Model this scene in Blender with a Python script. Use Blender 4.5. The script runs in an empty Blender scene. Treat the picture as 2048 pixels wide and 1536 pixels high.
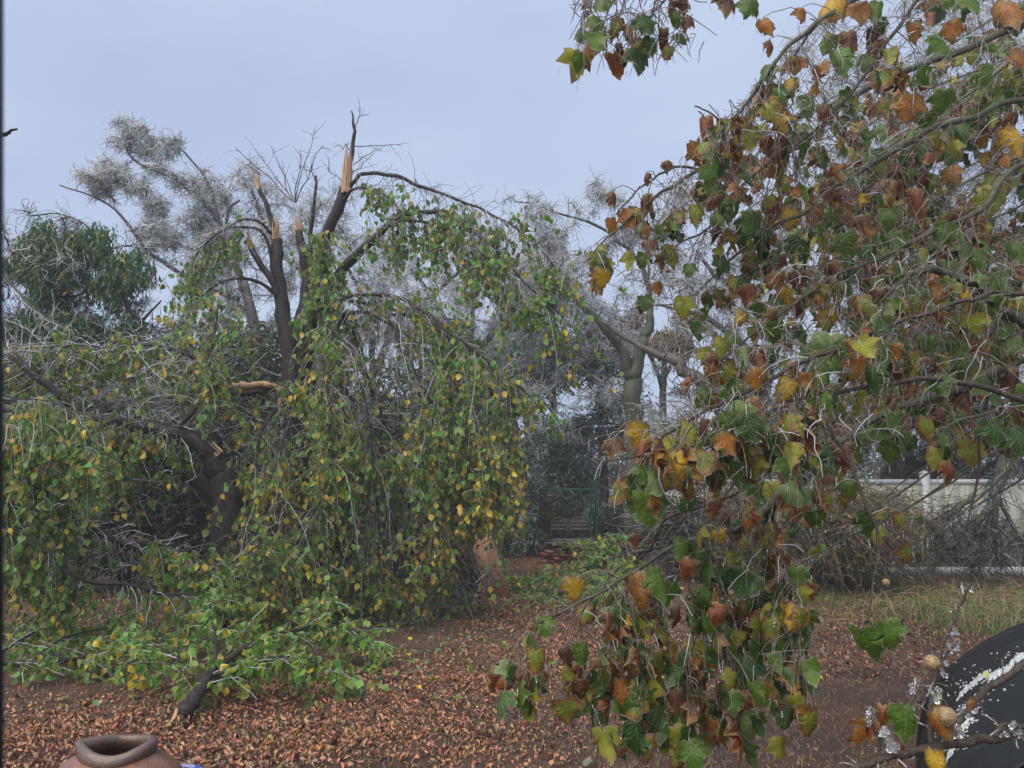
import bpy, math
import numpy as np
from mathutils import Matrix, Vector

rng = np.random.default_rng(11)
FPX = 1607.0
HOR = 975.0
CAMZ = 1.65
PITCH = math.atan((HOR - 768.0) / FPX)
S = bpy.context.scene

# ------------------------------------------------------------------ camera
cd = bpy.data.cameras.new('camera')
cam = bpy.data.objects.new('camera', cd)
S.collection.objects.link(cam)
cam.location = (0, 0, CAMZ)
cam.rotation_euler = (math.pi / 2 + PITCH, 0, 0)
cd.sensor_width = 36
cd.lens = 36 * FPX / 2048
cd.clip_start = 0.02
cd.clip_end = 2000
cd.dof.use_dof = True
cd.dof.focus_distance = 6.5
cd.dof.aperture_fstop = 12.0
S.camera = cam

# ------------------------------------------------------------------ world
w = bpy.data.worlds.new('World')
S.world = w
w.use_nodes = True
nt = w.node_tree
nt.nodes.clear()
out = nt.nodes.new('ShaderNodeOutputWorld')
bg = nt.nodes.new('ShaderNodeBackground')
sky = nt.nodes.new('ShaderNodeTexSky')
sky.sky_type = 'NISHITA'
sky.sun_disc = False
sky.sun_elevation = math.radians(50)
sky.sun_rotation = math.radians(20)
tc = nt.nodes.new('ShaderNodeTexCoord')
mp = nt.nodes.new('ShaderNodeMapping')
mp.inputs['Scale'].default_value = (1, 1, 2.2)
nz = nt.nodes.new('ShaderNodeTexNoise')
nz.inputs['Scale'].default_value = 2.1
nz.inputs['Detail'].default_value = 4
cr = nt.nodes.new('ShaderNodeValToRGB')
cr.color_ramp.elements[0].position = 0.35
cr.color_ramp.elements[0].color = (2.98, 3.60, 5.10, 1)
cr.color_ramp.elements[1].position = 0.66
cr.color_ramp.elements[1].color = (3.62, 4.34, 5.62, 1)
mx = nt.nodes.new('ShaderNodeMix')
mx.data_type = 'RGBA'
mx.inputs[0].default_value = 0.95
bg.inputs['Strength'].default_value = 0.05
L = nt.links.new
L(tc.outputs['Generated'], mp.inputs['Vector'])
L(mp.outputs['Vector'], nz.inputs['Vector'])
L(nz.outputs['Fac'], cr.inputs['Fac'])
L(sky.outputs['Color'], mx.inputs[6])
L(cr.outputs['Color'], mx.inputs[7])
L(mx.outputs[2], bg.inputs['Color'])
L(bg.outputs[0], out.inputs['Surface'])

sd = bpy.data.lights.new('sun', 'SUN')
sd.energy = 1.5
sd.angle = math.radians(75)
sd.color = (1.0, 0.92, 0.76)
so = bpy.data.objects.new('sun', sd)
S.collection.objects.link(so)
so.rotation_euler = (math.radians(28), math.radians(-22), 0)

S.view_settings.view_transform = 'Standard'
S.view_settings.look = 'None'
S.view_settings.exposure = 1.62
S.view_settings.gamma = 1.0
S.view_settings.use_curve_mapping = False
S.render.engine = 'CYCLES'
S.cycles.max_bounces = 6
S.cycles.transparent_max_bounces = 6
S.cycles.transmission_bounces = 4
S.cycles.diffuse_bounces = 3
S.cycles.use_denoising = True


# ------------------------------------------------------------------ helpers
def P(u, v, Y):
    """point of the yard seen at photo pixel (u, v) at distance Y in front of the camera"""
    xc = (u - 1024.0) / FPX
    yc = (768.0 - v) / FPX
    cp, sp = math.cos(PITCH), math.sin(PITCH)
    fy = cp - sp * yc
    fz = sp + cp * yc
    k = Y / fy
    return np.array([xc * k, Y, CAMZ + fz * k])


def G(u, v):
    xc = (u - 1024.0) / FPX
    yc = (768.0 - v) / FPX
    cp, sp = math.cos(PITCH), math.sin(PITCH)
    fy = cp - sp * yc
    fz = sp + cp * yc
    k = -CAMZ / fz
    return np.array([xc * k, fy * k, 0.0])


def proj(X):
    X = np.asarray(X, float)
    x = X[..., 0]
    y = X[..., 1]
    z = X[..., 2] - CAMZ
    cp, sp = math.cos(PITCH), math.sin(PITCH)
    d = cp * y + sp * z
    up = -sp * y + cp * z
    d = np.where(np.abs(d) < 1e-6, 1e-6, d)
    return 1024 + FPX * x / d, 768 - FPX * up / d, d


def nrm(a):
    return a / np.maximum(np.linalg.norm(a, axis=-1, keepdims=True), 1e-9)


def link(o, parent=None):
    S.collection.objects.link(o)
    if parent is not None:
        o.parent = parent
    return o


def tag(o, label=None, cat=None, group=None, kind=None):
    if label:
        o['label'] = label
    if cat:
        o['category'] = cat
    if group:
        o['group'] = group
    if kind:
        o['kind'] = kind
    return o


def empty(name, loc, label, cat, group=None):
    o = bpy.data.objects.new(name, None)
    o.empty_display_size = 0.1
    link(o)
    o.location = tuple(float(c) for c in loc)
    return tag(o, label, cat, group)


def mk(name, V, Fs, mat=None, parent=None, attrs=None, smooth=True):
    """numpy arrays -> one mesh object. Vertices are world coordinates."""
    V = np.asarray(V, np.float32)
    if parent is not None:
        V = V - np.array(parent_world(parent), np.float32)
    if not isinstance(Fs, (list, tuple)):
        Fs = [Fs]
    Fs = [np.asarray(f, np.int32) for f in Fs if len(f)]
    m = bpy.data.meshes.new(name)
    m.vertices.add(len(V))
    m.vertices.foreach_set('co', V.ravel())
    tot = np.concatenate([np.full(len(f), f.shape[1], np.int32) for f in Fs])
    idx = np.concatenate([f.ravel() for f in Fs])
    st = np.concatenate([[0], np.cumsum(tot)[:-1]]).astype(np.int32)
    m.loops.add(len(idx))
    m.loops.foreach_set('vertex_index', idx)
    m.polygons.add(len(tot))
    m.polygons.foreach_set('loop_start', st)
    m.polygons.foreach_set('loop_total', tot)
    if smooth:
        m.polygons.foreach_set('use_smooth', np.ones(len(tot), bool))
    for k, a in (attrs or {}).items():
        a = np.asarray(a, np.float32)
        if a.shape[1] == 4:
            at = m.attributes.new(k, 'FLOAT_COLOR', 'POINT')
            at.data.foreach_set('color', a.ravel())
        else:
            at = m.attributes.new(k, 'FLOAT_VECTOR', 'POINT')
            at.data.foreach_set('vector', a.ravel())
    m.update(calc_edges=True)
    m.validate()
    if mat is not None:
        m.materials.append(mat)
    o = bpy.data.objects.new(name, m)
    link(o, parent)
    return o


def parent_world(p):
    x = np.zeros(3)
    while p is not None:
        x = x + np.array(p.location)
        p = p.parent
    return x


class Bag:
    """collects pieces of geometry with attributes for one mesh"""
    def __init__(s):
        s.V = []
        s.F3 = []
        s.F4 = []
        s.T = []
        s.C = []
        s.n = 0

    def add(s, V, F, tint=(1, 1, 1, 0), lc=None):
        V = np.asarray(V, float).reshape(-1, 3)
        F = np.asarray(F)
        s.V.append(V)
        (s.F3 if F.shape[1] == 3 else s.F4).append(F + s.n)
        t = np.asarray(tint, float)
        if t.ndim == 1:
            t = np.tile(t, (len(V), 1))
        s.T.append(t)
        s.C.append(np.zeros((len(V), 3)) if lc is None else lc)
        s.n += len(V)

    def build(s, name, mat, parent=None, smooth=True):
        Fs = []
        if s.F3:
            Fs.append(np.concatenate(s.F3))
        if s.F4:
            Fs.append(np.concatenate(s.F4))
        return mk(name, np.concatenate(s.V), Fs, mat, parent,
                  {'tint': np.concatenate(s.T), 'lc': np.concatenate(s.C)}, smooth)

    def box(s, c, d, R=None, tint=(1, 1, 1, 0), jit=0.0):
        v = np.array([[x, y, z] for x in (-.5, .5) for y in (-.5, .5) for z in (-.5, .5)]) * np.array(d)
        if jit:
            v = v + rng.normal(0, jit, v.shape)
        if R is not None:
            v = v @ np.array(R).T
        f = [[0, 1, 3, 2], [4, 6, 7, 5], [0, 4, 5, 1], [2, 3, 7, 6], [0, 2, 6, 4], [1, 5, 7, 3]]
        s.add(v + np.array(c), f, tint)


def rotz(a):
    c, s_ = math.cos(a), math.sin(a)
    return np.array([[c, -s_, 0], [s_, c, 0], [0, 0, 1]])


def roty(a):
    c, s_ = math.cos(a), math.sin(a)
    return np.array([[c, 0, s_], [0, 1, 0], [-s_, 0, c]])


def rotx(a):
    c, s_ = math.cos(a), math.sin(a)
    return np.array([[1, 0, 0], [0, c, -s_], [0, s_, c]])


def tubes(Pts, R, sides=5, bark=0.0):
    """batch of tubes. Pts (N,K,3), R (N,K)"""
    Pts = np.asarray(Pts, float)
    R = np.asarray(R, float)
    N, K, _ = Pts.shape
    T = nrm(np.gradient(Pts, axis=1))
    ref = np.where(np.abs(T[:, 0, 2:3]) > .7, np.array([[1., 0, 0]]), np.array([[0., 0, 1.]]))
    U = nrm(np.cross(T[:, 0], ref))
    ang = np.arange(sides) * 2 * np.pi / sides
    ca, sa = np.cos(ang)[None, :, None], np.sin(ang)[None, :, None]
    rings = []
    for k in range(K):
        U = nrm(U - (U * T[:, k]).sum(-1, keepdims=True) * T[:, k])
        W = np.cross(T[:, k], U)
        rr = R[:, k][:, None, None]
        if bark:
            rr = rr * (1 + rng.normal(0, bark, (N, sides, 1)))
        rings.append(Pts[:, k][:, None, :] + rr * (ca * U[:, None, :] + sa * W[:, None, :]))
    V = np.stack(rings, 1)  # N,K,sides,3
    base = (np.arange(N) * K * sides)[:, None, None]
    kk = (np.arange(K - 1) * sides)[None, :, None]
    j = np.arange(sides)[None, None, :]
    j2 = (j + 1) % sides
    F = np.stack([base + kk + j, base + kk + j2, base + kk + sides + j2, base + kk + sides + j], -1).reshape(-1, 4)
    return V.reshape(-1, 3), F


def grow(P0, D0, Ln, K=5, grav=0.3, noise=0.25):
    """batch of wandering strands that sag"""
    N = len(P0)
    Ln = np.broadcast_to(np.asarray(Ln, float), (N,))
    g = np.broadcast_to(np.asarray(grav, float), (N,))[:, None]
    p = np.array(P0, float)
    d = nrm(np.array(D0, float))
    o = [p.copy()]
    st = (Ln / (K - 1))[:, None]
    for k in range(K - 1):
        d = nrm(d + g * np.array([[0, 0, -1.]]) + rng.normal(0, noise, (N, 3)))
        p = p + d * st
        o.append(p.copy())
    return np.stack(o, 1)


def spline(pts, per=5):
    pts = np.asarray(pts, float)
    n = len(pts)
    if n == 2:
        t = np.linspace(0, 1, per + 1)[:, None]
        return pts[0] * (1 - t) + pts[1] * t
    e = np.vstack([2 * pts[0] - pts[1], pts, 2 * pts[-1] - pts[-2]])
    o = []
    for i in range(n - 1):
        a, b, c, d = e[i:i + 4]
        for t in np.arange(per) / per:
            o.append(.5 * ((2 * b) + (-a + c) * t + (2 * a - 5 * b + 4 * c - d) * t ** 2 + (-a + 3 * b - 3 * c + d) * t ** 3))
    o.append(pts[-1])
    return np.array(o)


class Limb:
    def __init__(s, path, per=5, wig=0.006):
        """path of (u, v, Y, width in photo pixels)"""
        X = np.array([P(a[0], a[1], a[2]) for a in path])
        R = np.array([a[3] * a[2] / FPX / 2 for a in path])
        q = spline(np.hstack([X, R[:, None]]), per)
        s.p = q[:, :3]
        s.r = np.maximum(q[:, 3], 0.0012)
        w_ = rng.normal(0, 1, (len(s.p), 3))
        w_[1:-1] = (w_[:-2] + w_[1:-1] * 2 + w_[2:]) / 4
        w_[0] = 0
        s.p = s.p + w_ * np.minimum(wig * 3, s.r * .35 + wig * .6)[:, None]
        s.p[:, 2] = np.maximum(s.p[:, 2], s.r * 0.6)

    def at(s, t):
        x = np.clip(t, 0, 1) * (len(s.p) - 1)
        i = np.minimum(x.astype(int), len(s.p) - 2)
        f = (x - i)[:, None]
        return s.p[i] * (1 - f) + s.p[i + 1] * f, nrm(s.p[i + 1] - s.p[i]), s.r[i]

    def mesh(s, name, mat, parent, sides=None, bark=0.06):
        mr = s.r.max()
        sd_ = sides or (12 if mr > .05 else 8 if mr > .015 else 6)
        V, F = tubes(s.p[None], s.r[None], sd_, bark if mr > .012 else 0)
        n = len(V)
        caps = [[i for i in range(sd_)][::-1], [n - sd_ + i for i in range(sd_)]]
        V2 = np.vstack([V, s.p[0], s.p[-1]])
        c0 = [[n, (i + 1) % sd_, i] for i in range(sd_)]
        c1 = [[n + 1, n - sd_ + i, n - sd_ + (i + 1) % sd_] for i in range(sd_)]
        return mk(name, V2, [F, np.array(c0 + c1)], mat, parent)


def frames(D, Nn):
    """rotation matrices whose columns are (x, leaf axis, normal)"""
    Yx = nrm(D)
    Z = nrm(Nn - (Nn * Yx).sum(-1, keepdims=True) * Yx)
    X = np.cross(Yx, Z)
    return np.stack([X, Yx, Z], -1)


def scatter(bag, tmpl, pos, M, sc, tint):
    """copies of a template (V, F, lc) gathered into a bag"""
    V, F, lc = tmpl
    N = len(pos)
    if N == 0:
        return
    W = np.einsum('nij,mj->nmi', M, V) * np.asarray(sc).reshape(N, 1, -1) + pos[:, None]
    FF = (F[None] + (np.arange(N) * len(V))[:, None, None]).reshape(-1, F.shape[1])
    tt = np.repeat(tint, len(V), axis=0)
    bag.add(W.reshape(-1, 3), FF, tt, np.tile(lc, (N, 1)))


# ------------------------------------------------------------------ materials
def newmat(name):
    m = bpy.data.materials.new(name)
    m.use_nodes = True
    n = m.node_tree
    n.nodes.clear()
    o = n.nodes.new('ShaderNodeOutputMaterial')
    b = n.nodes.new('ShaderNodeBsdfPrincipled')
    n.links.new(b.outputs[0], o.inputs['Surface'])
    return m, n, b, o


def noise(n, scale, detail=4, rough=.6, coord='Object', stretch=None):
    c = n.nodes.new('ShaderNodeTexCoord')
    t = n.nodes.new('ShaderNodeTexNoise')
    t.inputs['Scale'].default_value = scale
    t.inputs['Detail'].default_value = detail
    t.inputs['Roughness'].default_value = rough
    if stretch:
        mp_ = n.nodes.new('ShaderNodeMapping')
        mp_.inputs['Scale'].default_value = stretch
        n.links.new(c.outputs[coord], mp_.inputs[0])
        n.links.new(mp_.outputs[0], t.inputs['Vector'])
    else:
        n.links.new(c.outputs[coord], t.inputs['Vector'])
    return t.outputs['Fac']


def ramp(n, fac, stops):
    r = n.nodes.new('ShaderNodeValToRGB')
    e = r.color_ramp.elements
    while len(e) < len(stops):
        e.new(.5)
    for el, (p_, c) in zip(e, stops):
        el.position = p_
        el.color = (*c, 1) if len(c) == 3 else c
    n.links.new(fac, r.inputs[0])
    return r.outputs[0]


def mixc(n, fac, a, b):
    x = n.nodes.new('ShaderNodeMix')
    x.data_type = 'RGBA'
    for s_, v in ((x.inputs[0], fac), (x.inputs[6], a), (x.inputs[7], b)):
        if isinstance(v, (int, float)):
            s_.default_value = v
        elif isinstance(v, tuple):
            s_.default_value = (*v, 1) if len(v) == 3 else v
        else:
            n.links.new(v, s_)
    return x.outputs[2]


def math_(n, op, a, b=None, c=None, clamp=False):
    x = n.nodes.new('ShaderNodeMath')
    x.operation = op
    x.use_clamp = clamp
    for s_, v in zip(x.inputs, (a, b, c)):
        if v is None:
            continue
        if isinstance(v, (int, float)):
            s_.default_value = v
        else:
            n.links.new(v, s_)
    return x.outputs[0]


def bump(n, b, fac, st=.4, dist=.01):
    u_ = n.nodes.new('ShaderNodeBump')
    u_.inputs['Strength'].default_value = st
    u_.inputs['Distance'].default_value = dist
    n.links.new(fac, u_.inputs['Height'])
    n.links.new(u_.outputs[0], b.inputs['Normal'])


def bark_mat(name, c1, c2, scale=14, ice=0.3, lichen=None):
    m, n, b, o = newmat(name)
    f = noise(n, scale, 6, .7, stretch=(1, 1, .35))
    col = ramp(n, f, [(.3, c1), (.7, c2)])
    if lichen:
        f2 = noise(n, 5, 3)
        col = mixc(n, ramp(n, f2, [(.5, (0, 0, 0)), (.62, (1, 1, 1))]), col, lichen)
    if ice:
        g = noise(n, 30, 3)
        col = mixc(n, ramp(n, g, [(.52, (0, 0, 0)), (.72, (ice, ice, ice))]), col, (.42, .46, .52))
    n.links.new(col, b.inputs['Base Color'])
    b.inputs['Roughness'].default_value = .7
    b.inputs['Coat Weight'].default_value = .15
    b.inputs['Coat Roughness'].default_value = .3
    b.inputs['Specular IOR Level'].default_value = .3
    bump(n, b, f, 1.0, .035)
    return m


def tint_mat(name, rough=.6, coat=.5, transl=0.0, frost=None, nscale=0, nfrost=.5, nlo=.5, nhi=.65):
    """colour comes from each piece's own tint; frost = ice colour on patches"""
    m, n, b, o = newmat(name)
    a = n.nodes.new('ShaderNodeAttribute')
    a.attribute_name = 'tint'
    col = a.outputs['Color']
    if frost:
        f = noise(n, nscale, 3)
        col = mixc(n, ramp(n, f, [(nlo, (0, 0, 0)), (nhi, (nfrost,) * 3)]), col, frost)
    n.links.new(col, b.inputs['Base Color'])
    b.inputs['Roughness'].default_value = rough
    b.inputs['Coat Weight'].default_value = coat
    b.inputs['Coat Roughness'].default_value = .12
    b.inputs['Coat IOR'].default_value = 1.31
    if transl:
        t = n.nodes.new('ShaderNodeBsdfTranslucent')
        n.links.new(col, t.inputs[0])
        mx_ = n.nodes.new('ShaderNodeMixShader')
        mx_.inputs[0].default_value = transl
        n.links.new(b.outputs[0], mx_.inputs[1])
        n.links.new(t.outputs[0], mx_.inputs[2])
        n.links.new(mx_.outputs[0], o.inputs['Surface'])
    return m


def leaf_mat(name, src, rim=.45, lobed=False, transl=.38):
    """leaf whose margin browns (alpha = how far) and carries a rim of clear-white ice"""
    m, n, b, o = newmat(name)
    if src == 'object':
        a = n.nodes.new('ShaderNodeObjectInfo')
        col, alpha = a.outputs['Color'], a.outputs['Alpha']
    else:
        a = n.nodes.new('ShaderNodeAttribute')
        a.attribute_name = 'tint'
        col, alpha = a.outputs['Color'], a.outputs['Alpha']
    lc = n.nodes.new('ShaderNodeAttribute')
    lc.attribute_name = 'lc'
    sx = n.nodes.new('ShaderNodeSeparateXYZ')
    n.links.new(lc.outputs['Vector'], sx.inputs[0])
    f = noise(n, 28 if lobed else 60, 4, .6)
    # browning from the margin inwards
    e = math_(n, 'ADD', sx.outputs[2], math_(n, 'MULTIPLY', math_(n, 'SUBTRACT', f, .5), 1.6))
    th = math_(n, 'SUBTRACT', 1.35, math_(n, 'MULTIPLY', alpha, 1.5))
    k = math_(n, 'MULTIPLY', math_(n, 'SUBTRACT', e, th), 5, clamp=True)
    k1 = math_(n, 'MULTIPLY', math_(n, 'ADD', math_(n, 'SUBTRACT', e, th), .22), 3, clamp=True)
    c = mixc(n, math_(n, 'MULTIPLY', k1, .75), col, (.42, .30, .03))
    c = mixc(n, k, c, (.20, .060, .026))
    # mottling
    v = ramp(n, noise(n, 9, 5, .65), [(.3, (.66, .66, .66)), (.7, (1.25, 1.25, 1.25))])
    mm = n.nodes.new('ShaderNodeMix')
    mm.data_type = 'RGBA'
    mm.blend_type = 'MULTIPLY'
    mm.inputs[0].default_value = 1
    n.links.new(c, mm.inputs[6])
    n.links.new(v, mm.inputs[7])
    c = mm.outputs[2]
    # veins
    ang = math_(n, 'ARCTAN2', sx.outputs[0], math_(n, 'ADD', sx.outputs[1], .02))
    if lobed:
        d = math_(n, 'SUBTRACT', .31, math_(n, 'ABSOLUTE', math_(n, 'SUBTRACT', math_(n, 'MODULO', math_(n, 'ADD', ang, 6.2 + .0), .62), .31)))
        r_ = math_(n, 'SQRT', math_(n, 'ADD', math_(n, 'MULTIPLY', sx.outputs[0], sx.outputs[0]), math_(n, 'MULTIPLY', sx.outputs[1], sx.outputs[1])))
        d = math_(n, 'MULTIPLY', d, r_)
        vein = math_(n, 'LESS_THAN', d, .011)
        # side veins
        wv = math_(n, 'SINE', math_(n, 'MULTIPLY', math_(n, 'SUBTRACT', sx.outputs[1], math_(n, 'MULTIPLY', math_(n, 'ABSOLUTE', sx.outputs[0]), .7)), 46))
        c = mixc(n, math_(n, 'MULTIPLY', math_(n, 'GREATER_THAN', wv, .82), .16), c, (.35, .42, .2))
    else:
        vein = math_(n, 'LESS_THAN', math_(n, 'ABSOLUTE', sx.outputs[0]), .03)
    c = mixc(n, math_(n, 'MULTIPLY', vein, .26), c, (.36, .42, .16))
    # ice on the margin
    ir = math_(n, 'MULTIPLY', math_(n, 'SUBTRACT', sx.outputs[2], .86 if lobed else .74), 8, clamp=True)
    ic = math_(n, 'MULTIPLY', ir, math_(n, 'MULTIPLY', math_(n, 'MULTIPLY', math_(n, 'SUBTRACT', f, .38), 5, clamp=True), rim))
    c = mixc(n, ic, c, (.62, .68, .72))
    n.links.new(c, b.inputs['Base Color'])
    b.inputs['Roughness'].default_value = .5
    b.inputs['Coat Weight'].default_value = .25
    b.inputs['Coat Roughness'].default_value = .08
    b.inputs['Coat IOR'].default_value = 1.31
    bump(n, b, noise(n, 40, 4), .35, .004)
    t = n.nodes.new('ShaderNodeBsdfTranslucent')
    n.links.new(c, t.inputs[0])
    mx_ = n.nodes.new('ShaderNodeMixShader')
    mx_.inputs[0].default_value = transl
    n.links.new(b.outputs[0], mx_.inputs[1])
    n.links.new(t.outputs[0], mx_.inputs[2])
    n.links.new(mx_.outputs[0], o.inputs['Surface'])
    return m


M = {}
M['bark'] = bark_mat('dark_bark', (.012, .009, .009), (.052, .040, .038), 22, .06)
M['bark_far'] = bark_mat('far_bark', (.045, .040, .042), (.12, .105, .10), 10, .3)
M['bark_grey'] = bark_mat('grey_green_bark', (.035, .040, .028), (.080, .088, .062), 9, .2, lichen=(.07, .09, .05))
M['bark_syc'] = bark_mat('sycamore_bark', (.055, .050, .034), (.14, .125, .085), 22, .2, lichen=(.10, .12, .065))
M['twig'] = tint_mat('iced_twigs', .5, .8, 0, (.60, .63, .66), 38, .7, .50, .64)
M['stwig'] = tint_mat('brown_iced_twigs', .5, .8, 0, (.55, .57, .58), 38, .35, .52, .66)
M['icy'] = tint_mat('frosted_twigs', .35, .9, .58)
M['leaf_o'] = leaf_mat('oval_leaf', 'object', .38)
M['leaf_t'] = leaf_mat('oval_leaves', 'tint', .38)
M['syc_o'] = leaf_mat('sycamore_leaf', 'object', .30, True)
M['syc_t'] = leaf_mat('sycamore_leaves', 'tint', .30, True)
M['litter_t'] = leaf_mat('dry_leaves', 'tint', .05, False, .1)
M['litter_o'] = leaf_mat('dry_leaf', 'object', .05, False, .1)
M['needle'] = tint_mat('needles', .6, .3, .35)

m, n, b, o = newmat('clear_ice')
b.inputs['Base Color'].default_value = (.95, .97, 1, 1)
b.inputs['Transmission Weight'].default_value = .93
b.inputs['Roughness'].default_value = .05
b.inputs['IOR'].default_value = 1.31
M['ice'] = m
m, n, b, o = newmat('crusted_ice')
c = ramp(n, noise(n, 60, 5), [(.3, (.50, .55, .62)), (.7, (.85, .88, .92))])
n.links.new(c, b.inputs['Base Color'])
b.inputs['Roughness'].default_value = .25
b.inputs['Transmission Weight'].default_value = .25
bump(n, b, noise(n, 90, 4), .8, .01)
M['crust'] = m
m, n, b, o = newmat('split_wood')
f = noise(n, 30, 6, .7, stretch=(1, 1, .12))
n.links.new(ramp(n, f, [(.3, (.30, .16, .08)), (.7, (.66, .46, .29))]), b.inputs['Base Color'])
b.inputs['Roughness'].default_value = .7
bump(n, b, f, 1, .02)
M['wood'] = m


def simple(name, c1, c2, scale=20, rough=.7, bst=.3, bd=.01, metallic=0, coat=0, stretch=None):
    m, n, b, o = newmat(name)
    f = noise(n, scale, 5, .6, stretch=stretch)
    n.links.new(ramp(n, f, [(.32, c1), (.68, c2)]), b.inputs['Base Color'])
    b.inputs['Roughness'].default_value = rough
    b.inputs['Metallic'].default_value = metallic
    b.inputs['Coat Weight'].default_value = coat
    bump(n, b, f, bst, bd)
    return m


# ------------------------------------------------------------------ leaf templates
def oval(fold=.35, curl=.3, wid=.40):
    h = [(.0, .0), (.62, .16), (1.0, .40), (.82, .66), (.38, .88), (0, 1.08)]
    pts = [(wid * x, y) for x, y in h] + [(-wid * x, y) for x, y in h[-2:0:-1]]
    V = [(x, y, fold * abs(x) - curl * (y - .3) ** 2) for x, y in pts]
    k = len(V)
    mid = [(0, .4, -curl * .01), (0, .72, -curl * .17)]
    V += mid
    F = []
    nn = len(pts)
    for i in range(nn):
        j = (i + 1) % nn
        F.append([i, j, k if (pts[i][1] + pts[j][1]) / 2 < .6 else k + 1])
    F += [[k, 3, k + 1], [k, k + 1, 7]]
    V = np.array(V, float)
    e = np.concatenate([np.ones(k), [0, 0]])
    e[0] = .6
    lc = np.column_stack([V[:, 0], V[:, 1], e])
    return V, np.array(F), lc


def narrow():
    V = np.array([(0, 0, 0), (.11, .4, .03), (0, 1, -.08), (-.11, .4, .03)], float)
    return V, np.array([[0, 1, 2], [0, 2, 3]]), np.column_stack([V[:, 0], V[:, 1], [.5, .8, 1, .8]])


HALF = [(.13, -.06), (.25, .00), (.36, -.03), (.47, .09), (.43, .20), (.56, .31), (.67, .50), (.50, .49),
        (.40, .53), (.29, .60), (.34, .73), (.20, .78), (.11, .90)]
HALF_LO = [(.20, -.05), (.45, .02), (.44, .20), (.66, .50), (.31, .58), (.30, .76)]


def lobed(seed, half=HALF, brown=False):
    r = np.random.default_rng(seed)
    q = [(0, .04)] + [(x * (1 + r.normal(0, .07)), y + r.normal(0, .018)) for x, y in half] + [(0, 1.0 + r.normal(0, .05))]
    q += [(-x * (1 + r.normal(0, .07)), y + r.normal(0, .018)) for x, y in half[::-1]]
    q = np.array(q)
    c = np.array([0, .33])
    rings = [q, c + (q - c) * .78, c + (q - c) * .42]
    k = len(q)
    V2 = np.vstack(rings + [c[None]])
    e = np.concatenate([np.ones(k), np.full(k, .72), np.full(k, .35), [0]])
    F = []
    for a in range(2):
        for i in range(k):
            j = (i + 1) % k
            F.append([a * k + i, a * k + j, (a + 1) * k + j])
            F.append([a * k + i, (a + 1) * k + j, (a + 1) * k + i])
    for i in range(k):
        F.append([2 * k + i, 2 * k + (i + 1) % k, 3 * k])
    x, y = V2[:, 0], V2[:, 1]
    fold = r.uniform(.35, 1.15) * (1.4 if brown else 1)
    curl = r.uniform(.1, .55) * (2 if brown else 1)
    ph = r.uniform(0, 6, 4)
    # lobes droop backwards about the midrib
    a_ = np.clip(fold * np.abs(x) * 1.6, 0, 1.3)
    xx = np.sign(x) * np.abs(x) * np.cos(a_)
    z = -np.abs(x) * np.sin(a_) * .9 - curl * np.clip(y - .3, -1, 1) ** 2
    z = z + .05 * np.sin(9 * x + ph[0]) * e + .05 * np.sin(11 * y + ph[1]) * e + r.normal(0, .018, len(x)) * e
    tw = r.normal(0, .35) * y
    X = xx * np.cos(tw) - z * np.sin(tw)
    Z = xx * np.sin(tw) + z * np.cos(tw)
    if brown:
        s_ = 1 - .25 * e * (r.uniform(0, 1, len(x)))
        X *= s_
    return np.column_stack([X, y, Z]), np.array(F), np.column_stack([x, y, e])


OV = [oval(.35, .3), oval(.7, .5, .38), oval(.15, -.2, .42), oval(1.0, .8, .40)]
NA = narrow()
SYC = [lobed(i) for i in range(8)] + [lobed(50 + i, brown=True) for i in range(5)]
SYCLO = [lobed(80 + i, HALF_LO) for i in range(5)] + [lobed(90 + i, HALF_LO, True) for i in range(3)]


def tmpl_mesh(name, t, mat):
    V, F, lc = t
    m_ = bpy.data.meshes.new(name)
    m_.from_pydata(V.tolist(), [], F.tolist())
    at = m_.attributes.new('lc', 'FLOAT_VECTOR', 'POINT')
    at.data.foreach_set('vector', lc.astype(np.float32).ravel())
    m_.polygons.foreach_set('use_smooth', np.ones(len(F), bool))
    m_.materials.append(mat)
    return m_


OVM = [tmpl_mesh('oval_leaf', t, M['leaf_o']) for t in OV]
OVL = [tmpl_mesh('dry_leaf', t, M['litter_o']) for t in OV]
SYCM = [tmpl_mesh('lobed_leaf', t, M['syc_o']) for t in SYC]


def leaf_obj(me, pos, R, sc, col, parent, name='leaf'):
    o_ = bpy.data.objects.new(name, me)
    S.collection.objects.link(o_)
    o_.parent = parent
    p_ = np.asarray(pos) - parent_world(parent)
    mw = Matrix([[*(R[0] * sc), p_[0]], [*(R[1] * sc), p_[1]], [*(R[2] * sc), p_[2]], [0, 0, 0, 1]])
    o_.matrix_local = mw
    o_.color = tuple(float(c_) for c_ in col)
    return o_


# colours (linear albedo, alpha = how far the margin has browned)
COL = {'g': (.085, .165, .010, .12), 'd': (.036, .095, .010, .10), 'v': (.15, .23, .07, .05), 'y': (.30, .32, .022, .35),
       'x': (.17, .22, .012, .55), 'o': (.38, .12, .013, .45), 'a': (.60, .36, .014, .45), 'b': (.125, .028, .013, .3),
       'r': (.24, .052, .016, .35)}


def oval_cols(N, py=.18, dark=1.0):
    k = rng.random(N)
    g = np.column_stack([rng.uniform(.060, .19, N), rng.uniform(.17, .33, N), rng.uniform(.010, .028, N), rng.uniform(0, .25, N)]) * np.array([dark, dark, dark, 1])
    yg = np.column_stack([rng.uniform(.20, .30, N), rng.uniform(.24, .30, N), rng.uniform(.03, .05, N), rng.uniform(.0, .4, N)])
    ye = np.column_stack([rng.uniform(.62, .80, N), rng.uniform(.42, .56, N), rng.uniform(.02, .04, N), rng.uniform(.1, .5, N)])
    c = np.where((k < py * .45)[:, None], yg, g)
    c = np.where((k > 1 - py * .55)[:, None], ye, c)
    return c


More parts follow.
